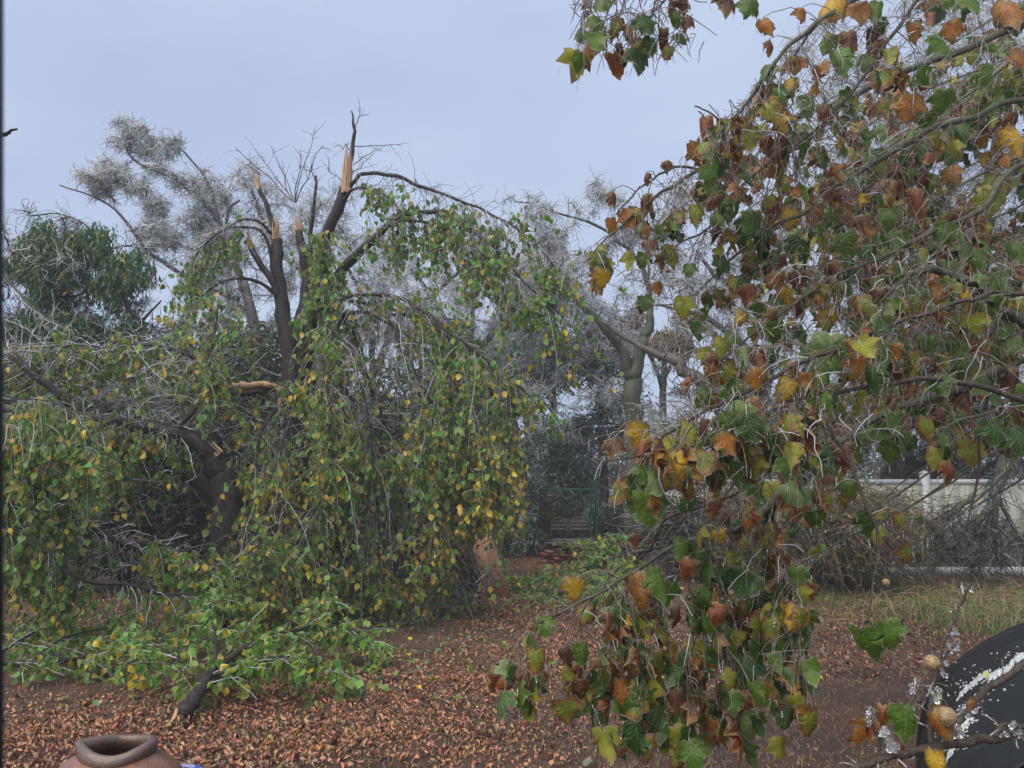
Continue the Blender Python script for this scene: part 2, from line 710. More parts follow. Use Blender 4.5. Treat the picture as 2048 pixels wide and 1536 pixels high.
def syc_cols(N, br=.5):
    keys = list('gdvxyoabr')
    p_ = np.array([.23, .17, .04, .12, .12, .07, .04, .13, .10])
    kk = rng.choice(len(keys), N, p=p_ / p_.sum())
    c = np.array([COL[keys[i]] for i in kk])
    c[:, :3] *= rng.uniform(.75, 1.2, (N, 1))
    return c, kk


def pick_front(pos, n, cell=20):
    """indices of about n pieces that show largest: the frontmost of each patch of the view"""
    u, v, d = proj(pos)
    ok = (u > 2) & (u < 2046) & (v > 2) & (v < 1534)
    idx = np.where(ok)[0]
    idx = idx[np.argsort(d[idx])]
    seen = set()
    sel = []
    for i in idx:
        key = (int(u[i] // cell), int(v[i] // cell))
        if key in seen:
            continue
        seen.add(key)
        sel.append(i)
        if len(sel) >= n:
            break
    return np.array(sel, int)


def gz(x, y):
    """height of the yard"""
    x = np.asarray(x, float)
    y = np.asarray(y, float)
    return (.025 * np.sin(x * 1.3 + .7 * y) + .018 * np.sin(2.7 * x - 1.9 * y + 1) + .010 * np.sin(6.1 * x + 4.3 * y)
            + .006 * np.sin(13 * x - 9 * y)) * np.clip((y - 3) / 3, 0, 1)


# ================================================================== the ground
def spaced(a, b, n, p=2.2):
    t = np.linspace(-1, 1, n)
    m_ = np.sign(t) * np.abs(t) ** p
    return np.where(m_ < 0, -m_ * a, m_ * b)


gx = spaced(-90, 90, 190, 2.6)
gy = np.concatenate([np.linspace(-20, 3, 12)[:-1], np.linspace(3, 14, 130)[:-1], np.geomspace(14, 260, 70)])
GX, GY = np.meshgrid(gx, gy)
GZ = gz(GX, GY)
nx, ny = len(gx), len(gy)
V = np.column_stack([GX.ravel(), GY.ravel(), GZ.ravel()])
i = np.arange(ny - 1)[:, None] * nx + np.arange(nx - 1)[None]
Fq = np.stack([i, i + 1, i + nx + 1, i + nx], -1).reshape(-1, 4)
m, n, b, o = newmat('red_soil')
f1 = noise(n, .9, 5, .6)
f2 = noise(n, 26, 8, .75)
f3 = noise(n, 130, 4, .7)
c = ramp(n, f1, [(.32, (.085, .052, .043)), (.5, (.16, .082, .058)), (.66, (.27, .125, .075))])
c = mixc(n, ramp(n, f2, [(.42, (0, 0, 0)), (.62, (.75, .75, .75))]), c, (.055, .038, .034))
c = mixc(n, ramp(n, f3, [(.60, (0, 0, 0)), (.70, (.5, .5, .5))]), c, (.20, .14, .11))
n.links.new(c, b.inputs['Base Color'])
b.inputs['Roughness'].default_value = .85
bump(n, b, math_(n, 'ADD', math_(n, 'MULTIPLY', f2, 2.0), f3), 1.0, .03)
ground = mk('ground', V, Fq, m)
tag(ground, kind='structure')

PATCH = [(100, 1480, 330, 80, 1.1), (480, 1460, 300, 80, 1.1), (760, 1370, 330, 62, 1.1), (1000, 1290, 200, 45, .9), (1040, 1220, 170, 30, .9),
         (1000, 1470, 300, 70, .45), (260, 1215, 260, 60, .6), (1700, 1235, 300, 28, .9), (1650, 1325, 280, 45, .55),
         (1090, 1130, 130, 45, 1.6), (1900, 1255, 220, 35, .7), (700, 1520, 500, 60, .5), (1280, 1300, 260, 60, .5)]
BARE = [(150, 1350, 230, 30, 1), (800, 1290, 190, 30, 1.0), (1500, 1480, 380, 60, .7), (1720, 1380, 140, 25, .3), (230, 1425, 130, 22, .6), (560, 1260, 240, 40, .4)]


def dens(X):
    u, v, d = proj(X)
    a = np.full(len(u), .12)
    for (cu, cv, su, sv, am) in PATCH:
        a += am * np.exp(-((u - cu) / su) ** 2 - ((v - cv) / sv) ** 2)
    for (cu, cv, su, sv, am) in BARE:
        a -= am * np.exp(-((u - cu) / su) ** 2 - ((v - cv) / sv) ** 2)
    x, y = X[:, 0], X[:, 1]
    blot = .5 + .5 * np.sin(2.3 * x + 1.7 * np.sin(1.9 * y)) * np.sin(2.9 * y + 1.3 * np.sin(2.1 * x + 1))
    blot2 = .5 + .5 * np.sin(7.3 * x + 1.7 * np.sin(5.9 * y)) * np.sin(8.9 * y + 1.3 * np.sin(6.1 * x + 1))
    return np.clip(a, 0.02, 1.3) * (.35 + .45 * blot + .4 * blot2)


def ground_pts(N, y0, y1, power=1.0, side=1.15):
    t = rng.random(N)
    y = y0 * (y1 / y0) ** (t ** power)
    x = (rng.random(N) * 2 - 1) * y * .64 * side
    return np.column_stack([x, y, gz(x, y)])


def dry(curl, r=0):
    V_ = np.array([(0, 0, 0), (.30, .33, 0), (.24, .72, 0), (0, 1, 0), (-.26, .70, 0), (-.31, .30, 0)], float)
    V_[:, 2] = curl * np.abs(V_[:, 0]) * 1.6 + .3 * curl * np.sin(V_[:, 1] * 3 + r)
    F_ = np.array([[0, 1, 2], [0, 2, 3], [0, 3, 4], [0, 4, 5]])
    return V_, F_, np.column_stack([V_[:, 0], V_[:, 1], [.4, .6, .6, .6, .6, .6]])


DRY = [dry(.3), dry(.8, 1), dry(-.3, 2), dry(1.3, 1)]


def litter_cols(N):
    k = rng.random(N)
    base = np.column_stack([rng.uniform(.34, .58, N), rng.uniform(.165, .27, N), rng.uniform(.080, .15, N), np.zeros(N)])
    dk = np.column_stack([rng.uniform(.07, .14, N), rng.uniform(.035, .06, N), rng.uniform(.022, .04, N), np.zeros(N)])
    pk = np.column_stack([rng.uniform(.36, .50, N), rng.uniform(.20, .29, N), rng.uniform(.12, .18, N), np.zeros(N)])
    c_ = np.where((k < .22)[:, None], dk, base)
    return np.where((k > .80)[:, None], pk, c_)


bag = Bag()
X = ground_pts(150000, 4.3, 20, .8)
X = X[rng.random(len(X)) < dens(X) ** 1.25 * .85]
N = len(X)
lift = rng.uniform(.002, .026, N)
X[:, 2] += lift
D = nrm(np.column_stack([rng.normal(0, 1, (N, 2)), rng.normal(0, .28, N)]))
Nn = nrm(np.column_stack([rng.normal(0, .5, (N, 2)), np.ones(N)]))
Mx = frames(D, Nn)
sz = rng.uniform(.015, .040, N) * np.where(rng.random(N) < .06, 1.5, 1)
cols = litter_cols(N)
kk = rng.integers(0, 4, N)
front = pick_front(X, 300, 14)
fm = np.zeros(N, bool)
fm[front] = True
for t in range(4):
    s_ = (kk == t) & ~fm
    scatter(bag, DRY[t], X[s_], Mx[s_], sz[s_], cols[s_])
lit = bag.build('leaf_litter', M['litter_t'])
tag(lit, 'orange brown fallen leaves scattered thickly over the bare red soil', 'leaf litter', kind='stuff')
for i in front:
    leaf_obj(OVL[rng.integers(0, 4)], X[i] + (0, 0, .008), Mx[i], sz[i] * 1.15, cols[i], ground)

# green and yellow leaves dropped near the broken trees
bag = Bag()
X = ground_pts(16000, 5.0, 15, .9)
u, v, d = proj(X)
a = (np.exp(-((u - 500) / 330) ** 2 - ((v - 1300) / 75) ** 2) + 1.2 * np.exp(-((u - 900) / 330) ** 2 - ((v - 1195) / 28) ** 2)
     + .9 * np.exp(-((u - 150) / 260) ** 2 - ((v - 1270) / 60) ** 2) + .5 * np.exp(-((u - 1250) / 260) ** 2 - ((v - 1180) / 30) ** 2) + .01)
X = X[rng.random(len(X)) < a * .5]
N = len(X)
X[:, 2] += rng.uniform(.015, .05, N)
Mx = frames(nrm(np.column_stack([rng.normal(0, 1, (N, 2)), rng.normal(0, .3, N)])), nrm(np.column_stack([rng.normal(0, .45, (N, 2)), np.ones(N)])))
cols = oval_cols(N, .3)
cols[:, :3] *= 1.25
pale = rng.random(N) < .4
cols[pale] = np.column_stack([rng.uniform(.12, .2, pale.sum()), rng.uniform(.22, .32, pale.sum()), rng.uniform(.09, .14, pale.sum()), np.zeros(pale.sum())])
kk = rng.integers(0, 4, N)
for t in range(4):
    s_ = kk == t
    scatter(bag, OV[t], X[s_], Mx[s_], rng.uniform(.05, .09, s_.sum()), cols[s_])
gl = bag.build('fallen_green_leaves', M['leaf_t'])
tag(gl, 'fresh green and yellow leaves dropped on the soil below the broken trees', 'fallen leaves', kind='stuff')


def blades(X, h, lean, wid, cols, mat, name, label, cat):
    N = len(X)
    a_ = rng.uniform(0, 2 * np.pi, N)
    dx = np.column_stack([np.cos(a_), np.sin(a_), np.zeros(N)])
    b_ = rng.uniform(0, 2 * np.pi, N)
    ld = np.column_stack([np.cos(b_), np.sin(b_), np.zeros(N)]) * (rng.random(N) * lean)[:, None]
    h = h[:, None]
    up = np.array([[0, 0, 1.]])
    w_ = wid[:, None] if np.ndim(wid) else wid
    A = X - dx * w_
    B_ = X + dx * w_
    C_ = X + up * h * .6 + ld * h * .35 + dx * w_ * .7
    D_ = X + up * h * .6 + ld * h * .35 - dx * w_ * .7
    E = X + up * h * (1 - .3 * np.linalg.norm(ld, axis=1, keepdims=True)) + ld * h
    V_ = np.stack([A, B_, C_, D_, E], 1).reshape(-1, 3)
    k_ = (np.arange(N) * 5)[:, None]
    F4 = k_ + np.array([[0, 1, 2, 3]])
    F3 = k_ + np.array([[3, 2, 4]])
    T_ = np.repeat(np.column_stack([cols, np.zeros(N)]), 5, 0)
    o_ = mk(name, V_, [F3, F4], mat, None, {'tint': T_, 'lc': np.zeros((len(V_), 3))})
    tag(o_, label, cat, kind='stuff')
    return o_


M['blade'] = tint_mat('blades', .6, .3, .2)
X = ground_pts(110000, 4.3, 15, .75)
dd = dens(X)
u, v, d = proj(X)
keep = rng.random(len(X)) < np.clip(.95 - .35 * dd, .45, 1)
X = X[keep]
# short dead turf in tufts
tuft = np.sin(31 * X[:, 0]) * np.sin(29 * X[:, 1] + 2 * np.sin(5 * X[:, 0])) > -.25
X = X[tuft]
N = len(X)
br_ = rng.uniform(.5, 1.1, (N, 1))
blades(X, rng.uniform(.015, .055, N), 1.9, rng.uniform(.0014, .0032, N), np.array([[.36, .25, .17]]) * br_ * rng.uniform(.85, 1.1, (N, 3)), M['blade'],
       'dead_grass', 'short withered tan grass stubble between the fallen leaves', 'dead grass')

# living grass and weeds by the fence and brush pile
X = ground_pts(120000, 7.0, 16.5, .9, 1.25)
u, v, d = proj(X)
a = (2.2 * np.exp(-((u - 1980) / 190) ** 2 - ((v - 1225) / 36) ** 2) + .9 * np.exp(-((u - 1620) / 160) ** 2 - ((v - 1200) / 32) ** 2)
     + .5 * np.exp(-((u - 1800) / 280) ** 2 - ((v - 1185) / 30) ** 2) + .5 * np.exp(-((u - 1960) / 60) ** 2 - ((v - 1265) / 14) ** 2))
cl = np.sin(3.1 * X[:, 0] + 2 * np.sin(2.3 * X[:, 1])) * np.sin(3.7 * X[:, 1] + 1.2) * .5 + .5
X = X[rng.random(len(X)) < a * (.15 + .85 * cl)]
N = len(X)
cg = np.where(rng.random((N, 1)) < .62, np.array([[.09, .20, .04]]), np.array([[.34, .27, .14]])) * rng.uniform(.6, 1.25, (N, 1))
blades(X, rng.uniform(.05, .20, N), 1.5, rng.uniform(.0025, .006, N), cg, M['blade'],
       'green_grass', 'green grass and low weeds growing in front of the white fence', 'grass')

# long fallen straws
N = 900
X = ground_pts(N * 12, 8, 15, .9, 1.2)
u, v, d = proj(X)
X = X[rng.random(len(X)) < 1.1 * np.exp(-((u - 1880) / 220) ** 2 - ((v - 1200) / 38) ** 2)][:N]
N = len(X)
D = nrm(np.column_stack([rng.normal(0, 1, N), rng.normal(0, .6, N), rng.uniform(.2, .9, N)]))
St = grow(X, D, rng.uniform(.3, .9, N), 6, .34, .12)
St[:, :, 2] = np.maximum(St[:, :, 2], .01)
bag = Bag()
V, F = tubes(St, np.full(St.shape[:2], .0035), 3)
bag.add(V, F, np.repeat(np.column_stack([np.array([[.42, .29, .17]]) * rng.uniform(.6, 1.2, (N, 1)), np.zeros(N)]), 18, 0))
st_ = bag.build('straw', M['blade'])
tag(st_, 'long tan dry grass straws arching over the weeds by the fence', 'straw', kind='stuff')

# chips of fallen ice
bag = Bag()
X = ground_pts(9000, 4.3, 8, .9)
u, v, d = proj(X)
X = X[rng.random(len(X)) < .5 * np.exp(-((u - 1620) / 330) ** 2 - ((v - 1470) / 110) ** 2) + .05]
for x_ in X[:520]:
    bag.box(x_ + (0, 0, .005), rng.uniform(.002, .010, 3) * (1, 1, .5), rotz(rng.uniform(0, 3)), jit=.0015)
ic_ = bag.build('ice_chips', M['crust'], smooth=False)
tag(ic_, 'small white chips of fallen ice sprinkled on the dark soil', 'ice chips', kind='stuff')

# ================================================================== white fence
FY = 15.0
m, n, b, o = newmat('mildewed_vinyl')
f = noise(n, 3.2, 5, .7, stretch=(3, 3, .35))
f2 = noise(n, 20, 5, .7, stretch=(2, 2, .3))
c = ramp(n, f, [(.38, (.50, .49, .45)), (.66, (.28, .30, .21))])
c = mixc(n, ramp(n, f2, [(.5, (0, 0, 0)), (.75, (.4, .4, .4))]), c, (.19, .22, .13))
n.links.new(c, b.inputs['Base Color'])
b.inputs['Roughness'].default_value = .5
M['vinyl'] = m
M['vinyl2'] = simple('clean_vinyl', (.50, .51, .53), (.58, .58, .61), 6, .4, .1)
xs0 = P(1850, 975, FY)[0]
fence = empty('fence', (xs0 - 7.2, FY, 0), 'white vinyl privacy fence with mildewed boards behind the fallen limbs', 'fence')
PW, TOP = 2.40, 1.80
bd_me = None
for k in range(-2, 4):
    px = xs0 + k * PW
    bg_ = Bag()
    bg_.box((px, FY, (TOP + .10) / 2), (.127, .127, TOP + .10))
    po = bg_.build('post', M['vinyl2'], fence, smooth=False)
    cp = Bag()
    cp.box((px, FY, TOP + .112), (.150, .150, .022))
    v_ = np.array([[-.068, -.068, 0], [.068, -.068, 0], [.068, .068, 0], [-.068, .068, 0], [0, 0, .045]]) + (px, FY, TOP + .124)
    cp.add(v_, np.array([[0, 1, 4], [1, 2, 4], [2, 3, 4], [3, 0, 4]]))
    cp.build('cap', M['vinyl2'], po, smooth=False)
    if k == 3:
        break
    for z_, h_ in ((TOP - .045, .09), (.14, .14)):
        r_ = Bag()
        r_.box((px + PW / 2, FY, z_), (PW - .13, .052, h_))
        r_.build('rail', M['vinyl2'], fence, smooth=False)
    nb = 8
    bw = (PW - .14) / nb
    for j in range(nb):
        cx = px + .07 + bw * (j + .5)
        if bd_me is None:
            bb = Bag()
            bb.box((0, 0, 0), (bw - .006, .024, TOP - .30))
            tmp = bb.build('board', M['vinyl'], None, smooth=False)
            bd_me = tmp.data
            tmp.parent = fence
            ob = tmp
        else:
            ob = bpy.data.objects.new('board', bd_me)
            link(ob, fence)
        pw_ = parent_world(fence)
        ob.location = (cx - pw_[0], rng.normal(0, .002), .21 + (TOP - .30) / 2)

# ================================================================== glider swing
M['green_metal'] = simple('dark_green_paint', (.010, .060, .050), (.020, .085, .070), 30, .4, .1, coat=.3)
M['grey_wood'] = simple('weathered_wood', (.06, .06, .048), (.19, .185, .155), 40, .8, .6, .01, stretch=(.2, 1, 1))
GYd = 19.5


def g2(u, v, dy=0.0):
    return P(u, v, GYd + dy)


gl_ = empty('garden_glider', (g2(1130, 1100)[0], GYd, 0), 'dark green metal garden glider frame standing empty before the cedars', 'garden swing')


def bar(name, pts, r, mat, parent, per=5, sides=6):
    p_ = spline(pts, per)
    V_, F_ = tubes(p_[None], np.full((1, len(p_)), r), sides)
    return mk(name, V_, F_, mat, parent)


gw = [g2(1068, 979)[0], g2(1193, 979)[0]]
gt = g2(1068, 979)[2]
bar('top_rail', [(gw[0] - .03, GYd, gt), (gw[1] + .03, GYd, gt)], .026, M['green_metal'], gl_)
for x_ in gw:
    for dy in (-.02,):
        bar('upright', [(x_, GYd + dy, gt), (x_, GYd + dy, .0)], .030, M['green_metal'], gl_)
    bar('rear_leg', [(x_, GYd, gt - .03), (x_ + (.05 if x_ < 1.5 else -.05), GYd + .75, 0)], .022, M['green_metal'], gl_)
    bar('hanger', [(x_ + (.16 if x_ < 1.6 else -.12), GYd + .05, gt - .20), (x_ + (.2 if x_ < 1.6 else -.14), GYd + .2, .62)], .014, M['green_metal'], gl_)
    bar('rocker', [(x_ + .02, GYd - .35, .25), (x_ + .06, GYd - .40, .10), (x_ + .12, GYd - .3, .06), (x_ + .14, GYd, .12), (x_ + .08, GYd + .3, .25)], .020, M['green_metal'], gl_)
    bar('brace', [(x_, GYd, gt - .22), (x_ + (.13 if x_ < 1.6 else -.13), GYd, gt - .02)], .014, M['green_metal'], gl_)
for a_, b2 in (((1104), (1136)), ((1141), (1185))):
    xa, xb = g2(a_, 1040)[0], g2(b2, 1040)[0]
    zt = g2(0, 1038)[2]
    zb = g2(0, 1062)[2]
    bar('back_frame', [(xa, GYd + .3, zb), (xa + .03, GYd + .32, zt - .05), ((xa + xb) / 2, GYd + .34, zt + .02), (xb - .03, GYd + .32, zt - .05), (xb, GYd + .3, zb)], .018, M['grey_wood'], gl_)
    for q in range(3):
        bb = Bag()
        bb.box(((xa + xb) / 2, GYd + .3, zb + .03 + q * .085), (xb - xa - .05, .02, .062))
        bb.build('slat', M['grey_wood'], gl_, smooth=False)
for q in range(4):
    bb = Bag()
    bb.box(((gw[0] + gw[1]) / 2 + .2, GYd + .25 - q * .1, .42), (1.05, .075, .022))
    bb.build('slat', M['grey_wood'], gl_, smooth=False)
bar('seat_rail', [(gw[0] + .15, GYd - .1, .40), (gw[1] - .1, GYd - .1, .40)], .018, M['green_metal'], gl_)

# ================================================================== ring of bricks
bk = [simple('red_brick%s' % k_, c1, c2, 40, .9, .6, .006) for k_, c1, c2 in
      (('', (.10, .028, .018), (.19, .060, .038)), ('_dark', (.055, .022, .018), (.12, .045, .032)), ('_pale', (.16, .07, .05), (.26, .13, .09)))]
BC = P(1132, 1118, 17.6)
BC[2] = 0
ring = empty('fire_ring', BC, 'low broken ring of stacked red bricks in front of the green glider', 'brick fire pit')
bms = []
for mt in bk:
    bb = Bag()
    bb.box((0, 0, 0), (.20, .095, .062), jit=.003)
    t_ = bb.build('brick', mt, None, smooth=False)
    bms.append(t_.data)
    bpy.data.objects.remove(t_)
for lay in range(6):
    for k in range(13):
        if lay > 3 and rng.random() < .35 + .15 * (lay - 3):
            continue
        a_ = (k + .5 * (lay % 2)) / 13 * 2 * math.pi
        o_ = bpy.data.objects.new('brick', bms[rng.choice(3, p=[.5, .35, .15])])
        link(o_, ring)
        o_.location = (.50 * math.cos(a_) + rng.normal(0, .012), .42 * math.sin(a_) + rng.normal(0, .012), .033 + lay * .067)
        o_.rotation_euler = (rng.normal(0, .03), rng.normal(0, .04), a_ + math.pi / 2 + rng.normal(0, .08))
for k in range(6):
    bb = Bag()
    q = rng.uniform(-.5, .4)
    bb.box(BC + (q * .8, -.25 + .1 * k, .43 + .012 * k), (rng.uniform(.5, .95), .07, .02), rotz(rng.normal(0, .5)) @ roty(rng.normal(0, .08)), jit=.004)
    ob = bb.build('dead_board', M['grey_wood'], None, smooth=False)
    tag(ob, 'grey weathered board scrap lying across the brick ring, ' + ['the lowest', 'second from the front', 'third from the front', 'fourth from the front', 'fifth from the front', 'rearmost'][k], 'board', 'board scraps on the brick ring')

# ================================================================== leaning plank and storage box
M['plank'] = simple('orange_board', (.20, .085, .042), (.34, .16, .085), 8, .6, .3, stretch=(1, 1, .2))
pl = Bag()
A = P(958, 1062, 12.5)
Bp = P(1000, 1192, 12.1)
Bp[2] = .01
ax = nrm(A - Bp)
sx_ = nrm(np.cross(ax, (0, -1, .35)))
sx_ = -sx_ if sx_[0] < 0 else sx_
th = np.cross(sx_, ax)
R_ = np.column_stack([sx_, ax, th])
pl.box((A + Bp) / 2, (.33, np.linalg.norm(A - Bp), .03), R_)
po = pl.build('leaning_board', M['plank'], smooth=False)
tag(po, 'orange brown wooden board leaning beside the drooping green branches', 'board')

M['redbox'] = simple('dark_red_boards', (.030, .012, .010), (.075, .028, .020), 12, .7, .3, stretch=(1, 1, .2))
bx0, bx1 = P(866, 1100, 13.3)[0], P(978, 1100, 13.3)[0]
bz = P(866, 1042, 13.3)[2]
shed = empty('storage_bin', ((bx0 + bx1) / 2, 13.6, 0), 'dark red brown wooden bin half hidden behind the green leaf curtain', 'storage bin')
bb = Bag()
bb.box(((bx0 + bx1) / 2, 13.8, bz / 2), (bx1 - bx0 - .04, .9, bz - .02))
bb.build('body', M['redbox'], shed, smooth=False)
nb = 5
for k in range(nb):
    bb = Bag()
    wq = (bx1 - bx0) / nb
    bb.box((bx0 + wq * (k + .5), 13.335, bz / 2), (wq - .012, .022, bz - .02))
    bb.build('board', M['redbox'], shed, smooth=False)
bb = Bag()
bb.box(((bx0 + bx1) / 2, 13.75, bz + .02), (bx1 - bx0 + .06, 1.05, .04))
bb.build('lid', M['redbox'], shed, smooth=False)

# ================================================================== terracotta jar
m, n, b, o = newmat('fired_clay')
f = noise(n, 7, 5, .6)
c = ramp(n, f, [(.3, (.055, .030, .024)), (.45, (.15, .066, .045)), (.6, (.24, .105, .070)), (.75, (.09, .058, .050))])
g = noise(n, 60, 4, .7)
c = mixc(n, ramp(n, g, [(.55, (0, 0, 0)), (.7, (.5, .5, .5))]), c, (.10, .06, .05))
at_ = n.nodes.new('ShaderNodeAttribute')
at_.attribute_name = 'tint'
c = mixc(n, math_(n, 'MULTIPLY', at_.outputs['Alpha'], math_(n, 'ADD', f, .35), clamp=True), c, (.075, .065, .060))
n.links.new(c, b.inputs['Base Color'])
b.inputs['Roughness'].default_value = .42
b.inputs['Coat Weight'].default_value = .45
b.inputs['Coat Roughness'].default_value = .2
bump(n, b, math_(n, 'ADD', g, f), .45, .01)
M['clay'] = m


def lathe(prof, c, ns=72, defo=None, tint=None):
    prof = np.array(prof, float)
    a_ = np.arange(ns) * 2 * np.pi / ns
    V_ = np.stack([prof[:, None, 0] * np.cos(a_), prof[:, None, 0] * np.sin(a_), np.repeat(prof[:, 1][:, None], ns, 1)], -1)
    if defo:
        V_ = defo(V_, a_, prof)
    K_ = len(prof)
    k_ = (np.arange(K_ - 1) * ns)[:, None]
    j_ = np.arange(ns)[None]
    F_ = np.stack([k_ + j_, k_ + (j_ + 1) % ns, k_ + ns + (j_ + 1) % ns, k_ + ns + j_], -1).reshape(-1, 4)
    return V_.reshape(-1, 3) + np.array(c), F_


PC = P(232, 1500, 3.05)
PC[2] = 0
RH = P(232, 1484, 3.05)[2]


def jar_defo(V_, a_, prof):
    # mouth drawn out to a spout on the left, its near lip hanging over the shoulder
    zz = V_[..., 2]
    k_ = np.clip((zz - (RH - .11)) / .10, 0, 1) ** 1.3
    sp = np.exp(-((np.abs(((a_ - math.pi * 1.02 + math.pi) % (2 * math.pi)) - math.pi)) / .55) ** 2)
    V_[..., 0] += -k_ * sp[None] * .030 + k_ * .012
    V_[..., 1] *= 1 - k_ * .14 - k_ * sp[None] * .45
    V_[..., 2] += k_ * (.004 * np.sin(a_)[None] + .008 * np.cos(2 * a_)[None])
    fr = np.exp(-((np.abs(((a_ + math.pi * .40 + math.pi) % (2 * math.pi)) - math.pi)) / .9) ** 2)
    V_[..., 2] -= k_ * fr[None] * .008
    V_[..., 0] += .005 * np.sin(3 * a_)[None] * np.clip(zz, 0, 1)
    return V_


ro = [(.0, .0), (.13, .0), (.15, .02), (.21, .16), (.245, .30), (.258, .42), (.252, .52), (.235, RH - .135), (.205, RH - .095), (.165, RH - .062), (.130, RH - .046), (.118, RH - .040)]
rim = [(.110, RH - .052), (.124, RH - .046), (.131, RH - .030), (.130, RH - .012), (.121, RH + .001), (.106, RH + .002), (.094, RH - .008)]
ins = [(.092, RH - .03), (.112, RH - .06), (.15, RH - .10), (.19, .5), (.20, .3), (.0, .1)]
jar = empty('clay_jar', PC, 'round brown clay jar with a lopsided open spout at the bottom left', 'clay jar')
V, F = lathe(ro + [(.118, RH - .04)], PC, 72, jar_defo)
T = np.zeros((len(V), 4))
T[:, 3] = np.clip((V[:, 2] - RH + .04) * 5, 0, .3)
mk('body', V, F, M['clay'], jar, {'tint': T, 'lc': V * 0})
V, F = lathe(rim + ins, PC, 72, jar_defo)
T = np.zeros((len(V), 4))
T[:, 3] = np.where(V[:, 2] > RH - .06, .75, .4)
mk('rim', V, F, M['clay'], jar, {'tint': T, 'lc': V * 0})

M['blue'] = simple('blue_glaze', (.012, .022, .19), (.02, .045, .33), 12, .15, .05, coat=1)
BP = P(352, 1540, 3.35)
bh = P(365, 1529, 3.35)[2] - .03
bp_ = lathe([(0, 0), (.07, 0), (.075, .02), (.10, bh - .03), (.108, bh - .01), (.106, bh), (.098, bh), (.094, bh - .02), (.065, .05), (0, .05)], (BP[0], BP[1], 0), 48)
ob = mk('blue_pot', bp_[0], bp_[1], M['blue'])
tag(ob, 'glazed cobalt blue pot rim just behind the brown clay jar', 'flower pot')

# ================================================================== black cover with ice
M['cover'] = simple('black_cover', (.005, .007, .010), (.013, .016, .022), 60, .62, .5, .004)
O_ = np.array([1.73, 3.50, 0])
yl = nrm(np.array([.46, .89, 0]))
xl = np.array([yl[1], -yl[0], 0])
prof = spline([(-.08, 0), (-.06, .30), (-.03, .55), (.03, .74), (.11, .88), (.26, 1.02), (.43, 1.11), (.70, 1.15), (1.1, 1.15), (1.35, 1.05), (1.45, .5), (1.5, 0)], 6)
ny_ = 60
tv = np.linspace(-1.5, .55, ny_)
Vc = []
for t in tv:
    e_ = 1 - np.clip((t - .28) / .27, 0, 1) ** 3 - .0
    e_ = max(e_, 0.02) if t < .549 else 0.0
    for q, (a_, z_) in enumerate(prof):
        fold = .022 * math.sin(9 * t + 3 * a_ + 2 * math.sin(3 * t)) + .016 * math.sin(23 * t + 1.5 * z_ * 4) + .013 * math.sin(17 * a_ + 5 * t + 2 * math.sin(7 * t)) + .006 * math.sin(41 * t + 11 * a_)
        sag = -.03 * math.exp(-((a_ - .3) / .2) ** 2) * (1 + math.sin(4 * t)) * .5
        Vc.append(O_ + xl * (a_ + fold * .8) + yl * t + np.array([0, 0, max(z_ * e_ + (fold * .7 + sag) * (z_ > .3), 0)]))
kx = len(prof)
i = np.arange(ny_ - 1)[:, None] * kx + np.arange(kx - 1)[None]
Fc = np.stack([i, i + 1, i + kx + 1, i + kx], -1).reshape(-1, 4)
cov = mk('grill_cover', np.array(Vc), Fc, M['cover'])
tag(cov, 'black fabric cover draped over a grill with crusts of ice', 'cover')
so_ = cov.modifiers.new('thick', 'SOLIDIFY')
so_.thickness = .004
from mathutils.bvhtree import BVHTree
bv = BVHTree.FromPolygons([tuple(v_) for v_ in Vc], [tuple(int(x) for x in f_) for f_ in Fc])


def ray_hit(u, v):
    p_ = P(u, v, 3.0)
    o3 = Vector((0, 0, CAMZ))
    h_ = bv.ray_cast(o3, (Vector(p_) - o3).normalized())
    return h_[0]


def ice_patch(u, v, rad, seed, elong=1.0, thick=.008):
    h0 = ray_hit(u, v)
    if h0 is None:
        return
    r_ = np.random.default_rng(seed)
    ph = r_.uniform(0, 6, 6)
    n_ = 26
    gsp = np.linspace(-1.2, 1.2, n_)
    ok = np.zeros((n_, n_), bool)
    V_ = np.zeros((n_, n_, 3))
    for a_ in range(n_):
        for b_ in range(n_):
            x_, y_ = gsp[a_] * rad * elong, gsp[b_] * rad
            an = math.atan2(gsp[b_], gsp[a_])
            R__ = 1 + .22 * math.sin(2 * an + ph[0]) + .17 * math.sin(5 * an + ph[1]) + .13 * math.sin(9 * an + ph[2]) + r_.normal(0, .10)
            q = math.hypot(gsp[a_], gsp[b_])
            hit = bv.ray_cast(Vector((h0.x + x_, h0.y + y_, 3)), Vector((0, 0, -1)))[0]
            z_ = hit.z if hit is not None else 0
            ok[a_, b_] = q < R__ * .8 and r_.random() > .24 and hit is not None and z_ > .3
            V_[a_, b_] = (h0.x + x_, h0.y + y_, z_ + (thick * (1 + .4 * r_.normal()) if ok[a_, b_] else .001))
    F_ = []
    for a_ in range(n_ - 1):
        for b_ in range(n_ - 1):
            if int(ok[a_:a_ + 2, b_:b_ + 2].sum()) >= 2:
                F_.append([a_ * n_ + b_, (a_ + 1) * n_ + b_, (a_ + 1) * n_ + b_ + 1, a_ * n_ + b_ + 1])
    if F_:
        # closed underneath so that the crust has a body
        Vt = V_.reshape(-1, 3)
        Vb = Vt.copy()
        Vb[:, 2] -= thick + .004
        F_ = np.array(F_)
        mk('ice_patch', np.vstack([Vt, Vb]), np.vstack([F_, F_[:, ::-1] + len(Vt)]), M['crust'], cov)


